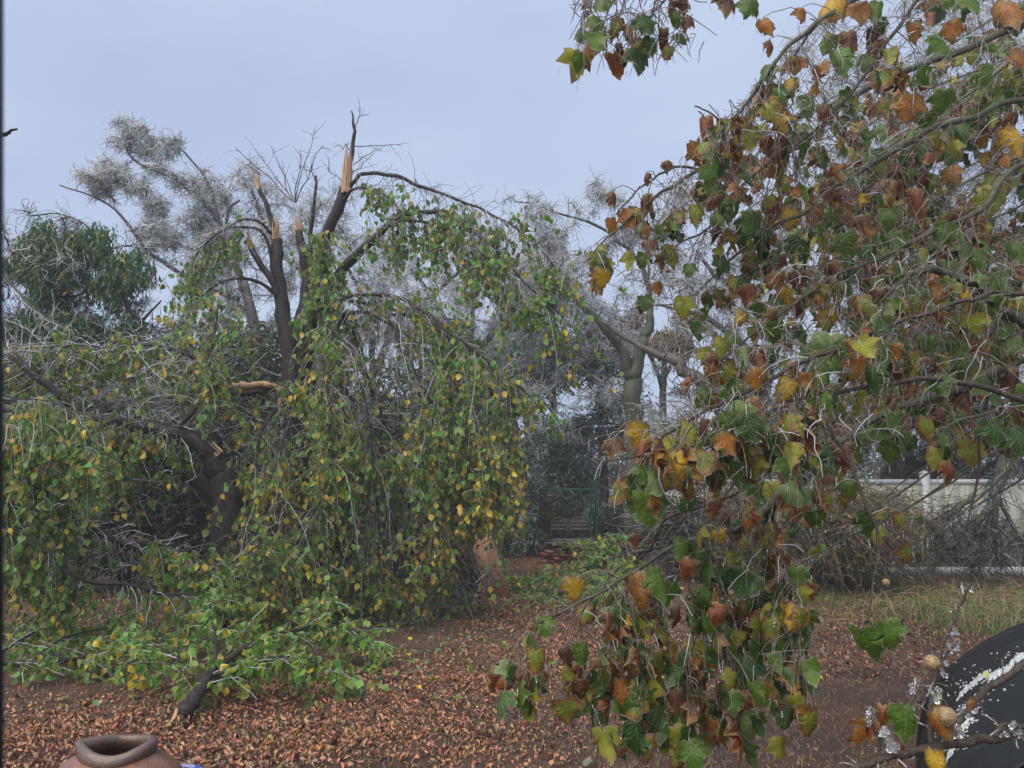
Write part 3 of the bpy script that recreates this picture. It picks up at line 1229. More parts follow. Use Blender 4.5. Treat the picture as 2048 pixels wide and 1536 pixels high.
ice_patch(1945, 1370, .060, 1, .8)
ice_patch(1935, 1420, .055, 2, .8, .012)
ice_patch(2038, 1325, .07, 3, 1.0)
ice_patch(1915, 1462, .06, 4, 1.2)
ice_patch(1990, 1352, .035, 5)
ice_patch(1905, 1500, .03, 8)
sb = Bag()
for k in range(170):
    cu, cv, sg = [(1945, 1370, 30), (1930, 1425, 26), (2030, 1325, 22), (1960, 1400, 60), (1915, 1470, 30)][k % 5]
    hh_ = ray_hit(rng.normal(cu, sg), rng.normal(cv, sg * .8))
    if hh_ is not None and hh_.z > .3:
        sb.box(np.array(hh_) + (0, 0, .002), rng.uniform(.002, .009, 3) * (1, 1, .5), rotz(rng.uniform(0, 3)), jit=.002)
o_ = sb.build('ice_crumbs', M['crust'], cov, smooth=False)
tag(o_, kind='stuff')
for tt_ in (-.62, .18):
    k_ = int(np.argmin(np.abs(tv - tt_)))
    pth = np.array(Vc[k_ * kx:(k_ + 1) * kx]) + (0, 0, .003)
    V_, F_ = tubes(pth[None], np.full((1, len(pth)), .0045), 6)
    mk('seam', V_, F_, M['cover'], cov)
h0 = ray_hit(1968, 1364)
if h0 is not None:
    o_ = leaf_obj(OVL[0], np.array(h0) + (0, 0, .016), frames(np.array([[1, .3, .1]]), np.array([[0, -.4, 1.]]))[0], .055, (.42, .44, .16, 0), None, 'fallen_leaf')
    tag(o_, 'single pale yellow leaf frozen onto the ice of the black cover', 'leaf')

# ================================================================== window frame edge beside the lens
wx = Bag()
wx.box((-.2045, .30, CAMZ), (.02, .02, 1.2), rotx(PITCH))
wf = wx.build('window_frame', simple('dark_frame', (.006, .009, .018), (.010, .014, .028), 20, .5), None, smooth=False)
tag(wf, 'dark blurred window frame edge running down the far left side', 'window frame')

# ================================================================== tree helpers
def twig_tint(N, ice=.4, base=(.10, .075, .065)):
    t = np.array([base]) * rng.uniform(.5, 1.6, (N, 1))
    pale = rng.random(N) < ice
    t[pale] = np.array([[.46, .49, .54]]) * rng.uniform(.55, 1.3, (pale.sum(), 1))
    return np.column_stack([t, np.zeros(N)])


def strands_to(bag, St, r0, r1, tint, sides=3):
    N, K, _ = St.shape
    t = np.linspace(0, 1, K)[None]
    r0 = np.broadcast_to(np.asarray(r0, float), (N,))[:, None]
    r1 = np.broadcast_to(np.asarray(r1, float), (N,))[:, None]
    St = St.copy()
    St[:, :, 2] = np.maximum(St[:, :, 2], .008)
    V, F = tubes(St, r0 * (1 - t) + r1 * t, sides)
    bag.add(V, F, np.repeat(tint, K * sides, 0))


def along(St, m, t0=.15):
    """m random stations on every strand -> positions, directions"""
    N, K, _ = St.shape
    t = (t0 + (1 - t0) * rng.random((N, m))) * (K - 1.001)
    i = t.astype(int)
    f = (t - i)[..., None]
    a = np.arange(N)[:, None]
    p = St[a, i] * (1 - f) + St[a, i + 1] * f
    d = nrm(St[a, i + 1] - St[a, i])
    return p.reshape(-1, 3), d.reshape(-1, 3)


def hang_frames(N, down=1.0, spread=.45):
    D = nrm(np.column_stack([rng.normal(0, spread, N), rng.normal(0, spread, N), -down * np.ones(N)]))
    Nn = nrm(np.column_stack([rng.normal(0, .8, N), rng.normal(-.35, .8, N), rng.normal(.25, .4, N)]))
    return frames(D, Nn)


def limb_starts(limbs, n, t0=.1, t1=1.0):
    wts = np.array([len(l.p) for l in limbs], float)
    c = rng.choice(len(limbs), n, p=wts / wts.sum())
    P0, D0 = np.zeros((n, 3)), np.zeros((n, 3))
    for k, l in enumerate(limbs):
        s_ = c == k
        if s_.any():
            p, d, _ = l.at(t0 + (t1 - t0) * rng.random(s_.sum()))
            P0[s_], D0[s_] = p, d
    return P0, D0


def put_leaves(root, pos, Mx, sz, cols, nfront=300, cell=20, meshes=None, tm=None, mat=None, name='foliage'):
    meshes = meshes or OVM
    tm = tm or OV
    mat = mat or M['leaf_t']
    N = len(pos)
    kk = rng.integers(0, len(tm), N)
    fr = pick_front(pos, nfront, cell)
    m_ = np.zeros(N, bool)
    m_[fr] = True
    bag_ = Bag()
    for t in range(len(tm)):
        s_ = (kk == t) & ~m_
        scatter(bag_, tm[t], pos[s_], Mx[s_], sz[s_], cols[s_])
    o_ = bag_.build(name, mat, root)
    tag(o_, kind='stuff')
    for i_ in fr:
        leaf_obj(meshes[kk[i_]], pos[i_], Mx[i_], sz[i_], cols[i_], root)


def splinter(name, base, axis, w_, h_, n_, parent):
    """jagged shards of pale split wood"""
    bag_ = Bag()
    ax_ = nrm(np.asarray(axis, float))
    sx = nrm(np.cross(ax_, (0, 1, .1)))
    sy = np.cross(ax_, sx)
    for k in range(n_ * 2):
        a_ = rng.uniform(0, 6.28)
        r_ = w_ * .42 * math.sqrt(rng.random())
        c0 = np.asarray(base) + sx * r_ * math.cos(a_) + sy * r_ * math.sin(a_)
        hh = h_ * rng.uniform(.35, 1.0)
        ww = w_ * rng.uniform(.06, .17)
        q = [c0 - ax_ * h_ * .15, c0 + ax_ * hh * .45 + sx * rng.normal(0, w_ * .05), c0 + ax_ * hh + sx * rng.normal(0, w_ * .10)]
        V_, F_ = tubes(np.array([q]), np.array([[ww, ww * .7, .001]]), 4)
        bag_.add(V_, F_)
    return bag_.build(name, M['wood'], parent, smooth=False)


# ================================================================== the broken tree in the middle
YC = 10.8
base = P(596, 1190, YC)
base[2] = 0
T1 = empty('broken_tree', base, 'broken weeping tree with splintered tops and drooping green and yellow leaves', 'tree')
tr = Limb([(602, 1235, YC, 56), (596, 1000, YC, 50), (594, 850, YC, 50), (588, 760, YC, 44)], 5, .01)
tr.p[0][2] = -.05
tr.mesh('trunk', M['bark'], T1)
LP = {
    'A': [(590, 800, YC, 44), (578, 680, YC, 36), (562, 600, YC, 28), (554, 520, YC, 25), (552, 475, YC, 23)],
    'A2': [(553, 520, YC, 12), (546, 450, YC, 11), (530, 405, YC, 10), (517, 372, YC, 8)],
    'B': [(562, 625, YC, 15), (548, 570, YC - .1, 14), (520, 530, YC - .1, 13), (500, 490, YC - .1, 12)],
    'C': [(592, 800, YC + .1, 36), (600, 660, YC + .1, 28), (612, 580, YC + .2, 24), (607, 510, YC + .2, 20), (596, 460, YC + .2, 17)],
    'D': [(606, 640, YC + .2, 14), (616, 540, YC + .2, 11), (624, 450, YC + .1, 9), (634, 352, YC, 5)],
    'E': [(604, 760, YC + .2, 36), (625, 570, YC + .2, 28), (650, 480, YC + .1, 24), (680, 405, YC, 22), (692, 365, YC, 21)],
    'E2': [(692, 365, YC, 16), (700, 330, YC, 10), (706, 285, YC, 8), (708, 255, YC, 6), (703, 222, YC, 3)],
    'F': [(600, 760, YC, 28), (650, 590, YC - .2, 24), (700, 520, YC - .3, 20), (760, 465, YC - .4, 15), (800, 435, YC - .5, 11), (850, 423, YC - .6, 9), (905, 428, YC - .7, 8), (980, 490, YC - .9, 6), (1060, 575, YC - 1, 5), (1140, 650, YC - 1, 3)],
    'J': [(600, 720, YC, 22), (640, 625, YC - .3, 14), (670, 600, YC - .5, 11), (700, 592, YC - .6, 9), (770, 588, YC - .8, 8), (830, 612, YC - .9, 8), (890, 655, YC - 1.0, 7), (960, 715, YC - 1.1, 5), (1040, 775, YC - 1.2, 4), (1090, 830, YC - 1.2, 3)],
    'K': [(610, 700, YC, 18), (655, 610, YC - .2, 10), (720, 605, YC - .3, 8), (800, 625, YC - .5, 7), (880, 665, YC - .6, 6), (950, 730, YC - .7, 4), (1000, 820, YC - .8, 3)],
    'Lx': [(612, 790, YC + .3, 18), (655, 700, YC + .3, 14), (682, 640, YC + .2, 13), (705, 625, YC + .1, 9), (760, 628, YC, 7), (840, 632, YC - .2, 5), (920, 640, YC - .3, 3)],
    'Gx': [(690, 395, YC, 12), (708, 362, YC - .1, 9), (735, 347, YC - .2, 8), (790, 352, YC - .4, 8), (850, 375, YC - .5, 7), (905, 395, YC - .6, 6), (965, 420, YC - .7, 5), (1030, 455, YC - .8, 4), (1090, 510, YC - .9, 3), (1150, 590, YC - 1, 2)],
    'H': [(680, 410, YC, 8), (700, 385, YC - .1, 6), (725, 376, YC - .2, 5), (760, 385, YC - .2, 4), (795, 415, YC - .3, 3), (830, 460, YC - .3, 2)],
    'I': [(755, 468, YC - .4, 7), (800, 443, YC - .6, 7), (855, 446, YC - .7, 6), (905, 468, YC - .8, 5), (960, 505, YC - .9, 4), (1020, 560, YC - 1, 3)],
    'N': [(553, 575, YC, 10), (530, 470, YC - .1, 6), (475, 455, YC - .3, 5), (430, 470, YC - .4, 5), (395, 510, YC - .5, 4), (380, 570, YC - .6, 2)],
    'N2': [(545, 470, YC, 7), (510, 440, YC - .2, 5), (460, 450, YC - .4, 4), (410, 490, YC - .4, 3), (370, 560, YC - .5, 2)],
    'Mx': [(565, 600, YC, 9), (510, 562, YC - .2, 7), (460, 560, YC - .3, 6), (410, 585, YC - .5, 5), (360, 640, YC - .6, 4), (325, 700, YC - .7, 2)],
    'O': [(640, 760, YC - .3, 12), (690, 880, YC - .5, 11), (750, 1000, YC - .6, 10), (830, 1105, YC - .3, 9), (900, 1165, YC + .2, 7), (960, 1185, YC + .6, 4)],
    'O2': [(660, 740, YC - .3, 9), (740, 850, YC - .5, 8), (800, 980, YC - .5, 7), (880, 1080, YC, 6), (945, 1150, YC + .4, 4)],
    'Q1': [(704, 640, YC + .2, 9), (722, 700, YC + .2, 11), (735, 760, YC + .2, 10), (770, 850, YC + .2, 7), (800, 930, YC, 4)],
    'Q2': [(790, 650, YC - .2, 4), (815, 700, YC - .2, 6), (832, 750, YC - .2, 6), (865, 810, YC - .2, 4)],
    'c1': [(610, 680, YC - .4, 8), (645, 720, YC - .9, 6), (660, 850, YC - 1.2, 4), (640, 1000, YC - 1.2, 3), (610, 1130, YC - 1.0, 2)],
    'c2': [(640, 640, YC - .4, 8), (690, 690, YC - .8, 6), (740, 850, YC - 1.0, 4), (745, 1000, YC - .9, 3), (720, 1150, YC - .6, 2)],
    'c3': [(760, 600, YC - .8, 6), (820, 740, YC - 1, 5), (865, 880, YC - 1, 4), (880, 1030, YC - .8, 2), (870, 1130, YC - .5, 2)],
    'c5': [(700, 600, YC - .6, 6), (840, 690, YC - 1, 5), (930, 800, YC - 1.2, 4), (985, 930, YC - 1.2, 3), (1005, 1050, YC - 1, 2)],
    'c6': [(580, 800, YC - .2, 8), (530, 850, YC - .8, 6), (495, 1000, YC - 1.2, 4), (480, 1150, YC - 1.2, 3)],
    'c7': [(590, 820, YC - .3, 8), (560, 900, YC - 1, 6), (570, 1050, YC - 1.3, 4), (560, 1180, YC - 1.2, 2)],
    'c9': [(870, 645, YC - 1, 6), (990, 740, YC - 1.3, 5), (1040, 880, YC - 1.3, 4), (1055, 1000, YC - 1.2, 2), (1050, 1080, YC - 1.1, 2)],
    'c10': [(640, 500, YC - .2, 5), (648, 470, YC - .4, 4), (660, 560, YC - .5, 3), (655, 680, YC - .6, 2)],
    'c11': [(632, 560, YC - .2, 5), (640, 640, YC - .5, 4), (650, 760, YC - .7, 3), (655, 880, YC - .8, 2)],
}
LB = {k: Limb(v) for k, v in LP.items()}
for k, l in LB.items():
    l.mesh('limb', M['bark'], T1)


def tip(l, back=3):
    return l.p[-1], l.p[-1] - l.p[-back]


for key, hh, ww in (('A', .38, .13), ('A2', .32, .08), ('B', .32, .09), ('C', .36, .12)):
    p_, a_ = tip(LB[key])
    splinter('splintered_wood', p_ - nrm(a_) * .02, a_, ww, hh, 9, T1)
p_ = P(693, 372, YC - .05)
splinter('splintered_wood', p_, P(700, 275, YC) - p_, .13, .70, 12, T1)
p_ = P(562, 640, YC - .15)
# peeled strip on the right of the trunk
splinter('splintered_wood', P(655, 800, YC - .5), P(632, 690, YC - .5) - P(655, 800, YC - .5), .10, .75, 6, T1)
# pale torn limb to the left of the trunk
torn = Limb([(572, 782, YC - .1, 10), (540, 768, YC - .3, 13), (505, 768, YC - .4, 15), (465, 774, YC - .5, 14), (420, 786, YC - .6, 7)], 5, .01)
torn.mesh('torn_limb', M['wood'], T1, sides=6)
Limb([(590, 790, YC, 18), (565, 782, YC - .15, 14), (535, 778, YC - .3, 10), (490, 784, YC - .45, 12), (400, 795, YC - .7, 16), (300, 806, YC - .9, 16), (180, 815, YC - 1.1, 12), (60, 822, YC - 1.2, 8), (-60, 830, YC - 1.3, 5)]).mesh('limb', M['bark'], T1)
splinter('splintered_wood', P(560, 800, YC - .2), np.array([0, -.2, -1.]), .08, .20, 5, T1)
LBQ = Limb([(490, 784, YC - .45, 12), (400, 795, YC - .7, 16), (300, 806, YC - .9, 16), (180, 815, YC - 1.1, 12), (60, 822, YC - 1.2, 8), (-60, 830, YC - 1.3, 5)])

bag = Bag()
# bare sprouts against the sky
spr = [(588, 405, 470, 292), (588, 405, 506, 296), (588, 405, 542, 286), (590, 405, 600, 298), (590, 405, 626, 262), (592, 405, 650, 288), (588, 400, 560, 330),
       (706, 292, 802, 293), (706, 330, 765, 298), (700, 300, 676, 290), (710, 262, 722, 220), (704, 350, 740, 318), (630, 360, 600, 330), (690, 370, 655, 335), (520, 372, 508, 345)]
Sp = []
for (u0, v0, u1, v1) in spr:
    a_, b_ = P(u0, v0, YC + .1), P(u1, v1, YC + rng.uniform(-.4, .4))
    t = np.linspace(0, 1, 6)[:, None]
    q = a_ * (1 - t) + b_ * t + np.array([0, 0, 1]) * (.12 * t * (1 - t) * np.linalg.norm(b_ - a_)) + rng.normal(0, .018, (6, 3)) * (t > 0)
    Sp.append(q)
Sp = np.array(Sp)
strands_to(bag, Sp, .009, .004, twig_tint(len(Sp), .1), 4)
p_, d_ = along(Sp, 7, .25)
strands_to(bag, grow(p_, nrm(d_ + rng.normal(0, .6, d_.shape)), rng.uniform(.05, .3, len(p_)), 4, -.05, .15), .0045, .002, twig_tint(len(p_), .35))

arch = [LB[k] for k in ('F', 'J', 'K', 'Lx', 'Gx', 'H', 'I', 'N', 'N2', 'Mx', 'c1', 'c2', 'c3', 'c5', 'c6', 'c7', 'c9', 'c10', 'c11', 'O', 'O2')]
# fine bare iced twigs on the upper arches
P0, D0 = limb_starts(arch[:10] + [LB['D']], 1200, .25, 1)
St = grow(P0, nrm(D0 * .6 + rng.normal(0, .7, P0.shape)), rng.uniform(.12, .5, len(P0)), 5, .12, .3)
strands_to(bag, St, .0045, .0025, twig_tint(len(St), .5))
# leafy hanging twigs
leafP, leafS = [], []


def leafy(limbs, n, l0, l1, grav, m, t0=.2, t1=1.0, side=.6, keep=None, r=.004, size=(.060, .095)):
    P0, D0 = limb_starts(limbs, n, t0, t1)
    D0 = nrm(D0 * .5 + rng.normal(0, side, D0.shape) + (0, 0, -.2))
    Ln = rng.uniform(l0, l1, n)
    St = grow(P0, D0, Ln, 7, grav, .13)
    eu, ev, _ = proj(St[:, -1])
    St = St[~((eu > 1052) & (ev > 890)) & ~((eu > 950) & (ev > 1080) & (rng.random(len(eu)) < .7))]
    n = len(St)
    strands_to(bag, St, r, .0018, twig_tint(n, .22))
    mm = max(1, int(m))
    p_, d_ = along(St, mm, .12)
    # side sprigs
    s_ = rng.random(len(p_)) < .45
    q = grow(p_[s_], nrm(d_[s_] * .4 + rng.normal(0, .7, (s_.sum(), 3))), rng.uniform(.05, .22, s_.sum()), 4, .35, .2)
    strands_to(bag, q, .0028, .0016, twig_tint(len(q), .35))
    pp = np.vstack([p_[~s_], q[:, -1], q[:, 2]])
    pp = pp + rng.normal(0, .012, pp.shape)
    leafP.append(pp)
    leafS.append(rng.uniform(size[0], size[1], len(pp)))


leafy([LB['Gx'], LB['H'], LB['I'], LB['F']], 120, .35, 1.0, .45, 9, .28)
leafy([LB['c10'], LB['c11']], 130, .3, .8, .5, 10, .0)
leafy([LB['F'], LB['Gx'], LB['I']], 120, .5, 1.5, .4, 9, .65)
leafy([LB['J'], LB['K'], LB['Lx']], 240, .4, 1.4, .45, 9, .3)
leafy([LB['N'], LB['N2'], LB['Mx']], 70, .3, .9, .4, 6, .35)
leafy([LB['c1'], LB['c2'], LB['c6'], LB['c7']], 430, .5, 1.5, .38, 10, .1)
leafy([LB['c3'], LB['c5'], LB['c9']], 330, .5, 1.4, .38, 10, .1)
leafy([LB['O'], LB['O2']], 130, .4, 1.1, .3, 8, .0, .75)
leafy([LB['O'], LB['O2']], 90, .4, .9, .1, 2, .6, 1.0)
leafy([Limb([(560, 900, YC - .6, 3), (500, 1050, YC - .8, 3), (450, 1150, YC - .8, 3)]), Limb([(640, 900, YC - .9, 3), (640, 1080, YC - .9, 3)]),
       Limb([(820, 880, YC - .3, 3), (760, 1040, YC - .1, 3), (700, 1150, YC, 3)]), Limb([(930, 880, YC - .6, 3), (960, 1040, YC - .6, 3)])], 260, .4, 1.1, .4, 9, 0)
# iced tangle on the torn limb
P0, D0 = limb_starts([LBQ], 620, .05, 1)
St = grow(P0, nrm(np.column_stack([rng.normal(-.8, .5, len(P0)), rng.normal(-.1, .5, len(P0)), rng.normal(.15, .35, len(P0))])), rng.uniform(.3, 1.1, len(P0)), 6, .12, .24)
strands_to(bag, St, .0045, .0025, twig_tint(len(St), .6))
p_, d_ = along(St, 2, .2)
strands_to(bag, grow(p_, nrm(d_ + rng.normal(0, .8, d_.shape)), rng.uniform(.06, .25, len(p_)), 4, .1, .4), .0045, .003, twig_tint(len(p_), .65))
s_ = rng.random(len(p_)) < .3
leafP.append(p_[s_])
leafS.append(rng.uniform(.06, .09, s_.sum()))
pos = np.vstack(leafP)
sz = np.concatenate(leafS)
u, v, d = proj(pos)
s_ = (pos[:, 2] > .03) & ~((u > 1052) & (v > 890)) & ~((((u - 775) / 95) ** 2 + ((v - 740) / 120) ** 2 < 1) & (rng.random(len(u)) < .8)) & ~((((u - 760) / 110) ** 2 + ((v - 1080) / 80) ** 2 < 1) & (rng.random(len(u)) < .55)) & ~((u > 950) & (u < 1050) & (v > 1065) & (rng.random(len(u)) < .75))
pos, sz = pos[s_], sz[s_]
u, v, d = proj(pos)
q_ = np.sin(3.3 * pos[:, 0] + 1.5 * np.sin(2.1 * pos[:, 2])) * np.sin(2.7 * pos[:, 2] + 1.9 * np.sin(1.7 * pos[:, 0] + pos[:, 1])) + .5 * np.sin(7.1 * pos[:, 0] + 3 * pos[:, 1]) * np.sin(6.3 * pos[:, 2])
s_ = (q_ > -.22) | (rng.random(len(q_)) < .33)
pos, sz = pos[s_], sz[s_]
N = len(pos)
tw = bag.build('twigs', M['twig'], T1)
tag(tw, kind='stuff')
u, v, d = proj(pos)
cols = oval_cols(N, .10)
cl_ = np.sin(2.3 * pos[:, 0] + 2.0 * np.sin(1.9 * pos[:, 2] + 1)) * np.sin(2.1 * pos[:, 2] + 1.5 * pos[:, 1])
hi = rng.random(N) < np.clip((v - 520) / 1300, .0, .22) * np.clip(1 + 1.7 * cl_, .1, 3)
cols[hi] = oval_cols(hi.sum(), .95)
put_leaves(T1, pos, hang_frames(N, 1, .38), sz, cols, 300, 17)

# ================================================================== the split tree on the left
YL = 9.6
base = P(448, 1150, YL)
base[2] = 0
T2 = empty('split_tree', base, 'dark split tree whose thick limbs bend down to the far left with leafy tips', 'tree')
t2 = [
    [(452, 1215, YL, 62), (450, 1100, YL, 58), (448, 1000, YL, 54), (445, 945, YL, 50)],
]
tr2 = Limb(t2[0], 5, .01)
tr2.p[0][2] = -.05
tr2.mesh('trunk', M['bark'], T2)
LL = {
    'a': [(450, 960, YL, 44), (425, 915, YL - .1, 40), (385, 880, YL - .2, 34), (330, 862, YL - .3, 32), (270, 850, YL - .4, 24), (200, 838, YL - .6, 17), (110, 826, YL - .8, 12), (0, 822, YL - 1, 9), (-80, 830, YL - 1, 6)],
    'b': [(448, 1010, YL + .1, 40), (400, 960, YL, 42), (340, 925, YL, 42), (270, 900, YL, 34), (190, 880, YL - .1, 26), (90, 872, YL - .2, 18), (-40, 880, YL - .4, 12)],
    'c': [(-60, 905, 7.6, 15), (0, 930, 7.6, 15), (60, 962, 7.6, 14), (120, 1005, 7.7, 13), (180, 1055, 7.8, 14), (250, 1090, 8.0, 12), (330, 1135, 8.4, 10), (400, 1160, 8.8, 6)],
    'd': [(130, 1143, 7.4, 6), (190, 1165, 7.5, 8), (260, 1170, 7.6, 8), (330, 1186, 7.8, 7), (400, 1192, 8.0, 4)],
    'e': [(445, 790, YL, 12), (425, 758, YL, 10), (380, 714, YL - .1, 9), (300, 690, YL - .2, 8), (200, 696, YL - .3, 7), (100, 722, YL - .4, 5), (20, 742, YL - .4, 3)],
    'f': [(150, 830, YL - .6, 14), (120, 792, YL - .7, 15), (62, 742, YL - .8, 15), (22, 712, YL - .8, 16)],
    'g': [(350, 862, YL - .3, 10), (400, 800, YL - .3, 8), (410, 740, YL - .2, 6), (430, 660, YL - .1, 5), (440, 600, YL, 3)],
    'h': [(240, 700, YL - .2, 6), (150, 690, YL - .3, 5), (60, 700, YL - .4, 4), (-20, 720, YL - .4, 3)],
    'i': [(160, 870, 7.8, 9), (150, 920, 7.6, 8), (110, 985, 7.5, 6), (105, 1060, 7.4, 4), (100, 1150, 7.4, 2)],
    'j': [(80, 826, 7.8, 6), (40, 880, 7.4, 4), (20, 980, 7.2, 3), (15, 1120, 7.1, 2)],
    'k': [(200, 838, YL - .9, 6), (190, 900, YL - 1.1, 4), (120, 960, YL - 1.4, 3), (75, 1100, YL - 1.6, 2)],
    'l': [(0, 800, 7.6, 4), (90, 800, 7.4, 3), (150, 830, 7.3, 3), (170, 900, 7.2, 2)],
    'm': [(250, 1080, 8.2, 4), (310, 1085, 8.0, 4), (380, 1110, 8.2, 3), (450, 1145, 8.5, 2)],
    'n': [(380, 1120, 8.6, 3), (450, 1130, 8.4, 4), (520, 1090, 8.8, 3), (560, 1075, 9.0, 2)],
}
L2 = {k: Limb(v_) for k, v_ in LL.items()}
for k, l in L2.items():
    l.mesh('limb', M['bark'], T2)
p_, a_ = tip(L2['f'])
splinter('splintered_wood', p_, a_, .09, .08, 6, T2)
splinter('splintered_wood', P(432, 905, YL - .15), P(400, 880, YL - .2) - P(440, 920, YL - .15), .13, .30, 8, T2)
bag = Bag()
leafP, leafS = [], []
P0, D0 = limb_starts([L2[k] for k in 'abeghcf'], 650, .15, 1)
St = grow(P0, nrm(D0 * .6 + rng.normal(0, .7, P0.shape)), rng.uniform(.2, .8, len(P0)), 6, .12, .25)
strands_to(bag, St, .005, .0025, twig_tint(len(St), .5))
p_, d_ = along(St, 2, .2)
strands_to(bag, grow(p_, nrm(d_ + rng.normal(0, .8, d_.shape)), rng.uniform(.05, .2, len(p_)), 4, .1, .4), .0038, .0025, twig_tint(len(p_), .6))
leafy([L2['e'], L2['h'], L2['g']], 240, .3, .8, .3, 5, .2)
leafy([L2['a'], L2['b'], LBQ], 300, .3, .9, .4, 5, .35)
leafy([L2[k] for k in 'ij'], 120, .3, .8, .45, 8, .05, 1, .5, None, .0035, (.055, .085))
leafy([L2[k] for k in 'kl'], 110, .3, .8, .45, 8, .05, 1, .5, None, .0035, (.055, .085))
leafy([L2['c'], L2['d']], 50, .2, .6, .5, 4, .1)
leafy([L2['m'], L2['n']], 60, .2, .5, .3, 6, .2)
leafy([Limb([(-40, 1000, 7.6, 2), (60, 1080, 7.6, 2), (150, 1130, 7.7, 2)]), Limb([(-40, 850, 7.3, 2), (100, 850, 7.3, 2)])], 110, .3, .8, .5, 8, 0, 1, .5, None, .0035, (.055, .085))
pos = np.vstack(leafP)
sz = np.concatenate(leafS)
s_ = pos[:, 2] > .03
pos, sz = pos[s_], sz[s_]
tw = bag.build('twigs', M['twig'], T2)
tag(tw, kind='stuff')
put_leaves(T2, pos, hang_frames(len(pos), 1, .38), sz, oval_cols(len(pos), .22), 300, 17)

# ================================================================== boughs lying on the ground


def ground_bough(name, paths, label, cat, ntw, m, l0, l1, py, size, grav=.12, nf=220, bark='bark', group=None):
    ls = [Limb(p_) for p_ in paths]
    b0 = ls[0].p[0].copy()
    b0[2] = 0
    root = empty(name, b0, label, cat, group)
    for l in ls:
        l.mesh('limb', M[bark], root)
    global bag, leafP, leafS
    bag = Bag()
    leafP, leafS = [], []
    P0, D0 = limb_starts(ls, ntw, .15, 1)
    Dd = nrm(D0 * .7 + rng.normal(0, .6, D0.shape) * (1, 1, .5))
    St = grow(P0, Dd, rng.uniform(l0, l1, ntw), 6, grav, .15)
    strands_to(bag, St, .004, .002, twig_tint(ntw, .35))
    if m:
        p_, d_ = along(St, m, .1)
        p_ = p_ + rng.normal(0, .02, p_.shape)
        p_[:, 2] = np.maximum(p_[:, 2], .04)
        tw_ = bag.build('twigs', M['twig'], root)
        tag(tw_, kind='stuff')
        put_leaves(root, p_, hang_frames(len(p_), .7, .6), rng.uniform(size[0], size[1], len(p_)), oval_cols(len(p_), py, 1.15), nf, 15)
    else:
        tw_ = bag.build('twigs', M['twig'], root)
        tag(tw_, kind='stuff')
    return root, ls


fb, fl = ground_bough('fallen_branch', [
    [(368, 1434, 5.75, 34), (385, 1405, 5.85, 28), (405, 1365, 6.05, 22), (450, 1325, 6.4, 12), (520, 1285, 6.9, 11), (580, 1262, 7.3, 9), (650, 1252, 7.6, 6), (710, 1262, 7.7, 4), (750, 1290, 7.7, 2)],
    [(410, 1355, 6.1, 8), (470, 1335, 6.2, 6), (560, 1312, 6.4, 5), (620, 1320, 6.5, 4), (690, 1350, 6.5, 2)],
    [(400, 1370, 6.05, 7), (360, 1320, 6.3, 5), (310, 1290, 6.6, 4), (250, 1280, 6.9, 2)],
    [(430, 1340, 6.2, 6), (430, 1280, 6.6, 5), (420, 1220, 7.2, 4), (440, 1180, 7.8, 3)],
    [(500, 1295, 6.8, 6), (480, 1240, 7.4, 4), (500, 1200, 8.0, 3)],
    [(570, 1265, 7.2, 5), (600, 1220, 8.0, 3), (660, 1200, 8.6, 2)],
], 'broken leafy bough lying on the soil with its torn end toward the clay jar', 'branch', 230, 9, .15, .48, .16, (.055, .085))
splinter('splintered_wood', P(366, 1430, 5.75), P(362, 1446, 5.7) - P(380, 1405, 5.85), .12, .10, 10, fb)
ground_bough('fallen_branch', [
    [(-60, 1328, 7.0, 10), (20, 1326, 7.0, 11), (100, 1325, 7.0, 10), (180, 1313, 7.15, 9), (250, 1292, 7.4, 6), (330, 1270, 7.7, 3)],
    [(60, 1325, 7.05, 5), (130, 1275, 7.5, 4), (220, 1255, 7.8, 3)],
    [(-20, 1320, 7.1, 5), (60, 1270, 7.8, 4), (120, 1240, 8.1, 3)],
], 'slim dark bough lying flat on bare soil at the far left edge', 'branch', 120, 5, .2, .6, .2, (.05, .08), nf=120)
ground_bough('fallen_branch', [
    [(1330, 1092, 13.6, 7), (1250, 1112, 13.4, 7), (1180, 1132, 13.2, 6), (1100, 1150, 13.0, 5), (1020, 1160, 12.9, 3)],
    [(1290, 1110, 13.2, 4), (1230, 1140, 12.9, 4), (1150, 1165, 12.6, 3), (1080, 1185, 12.2, 2)],
    [(1260, 1060, 13.9, 4), (1220, 1080, 13.7, 4), (1190, 1100, 13.5, 3)],
    [(1300, 1120, 12.6, 4), (1250, 1160, 12.2, 3), (1180, 1185, 11.9, 2)],
], 'leafy green bough lying in front of the brick ring, tip beside the leaning board', 'branch', 330, 7, .25, .75, .18, (.06, .09), nf=200)
ground_bough('fallen_branch', [
    [(740, 1215, 10.6, 5), (690, 1205, 10.8, 6), (620, 1215, 10.6, 5), (540, 1235, 10.0, 3)],
    [(960, 1195, 11.8, 6), (880, 1205, 11.4, 5), (800, 1212, 11.0, 4), (720, 1222, 10.6, 3)],
], 'low leafy bough at the foot of the leaf curtain beside the leaning stick', 'branch', 200, 7, .25, .6, .15, (.06, .09), nf=120)
sk = Limb([(812, 1252, 9.6, 8), (835, 1215, 9.65, 7), (880, 1165, 9.7, 5), (915, 1120, 9.8, 4), (955, 1078, 9.9, 2)])
s0 = sk.p[0].copy()
s0[2] = 0
skr = empty('stick', s0, 'thin dark forked stick standing slanted in the soil before the leaf curtain', 'stick')
sk.mesh('stem', M['bark'], skr)
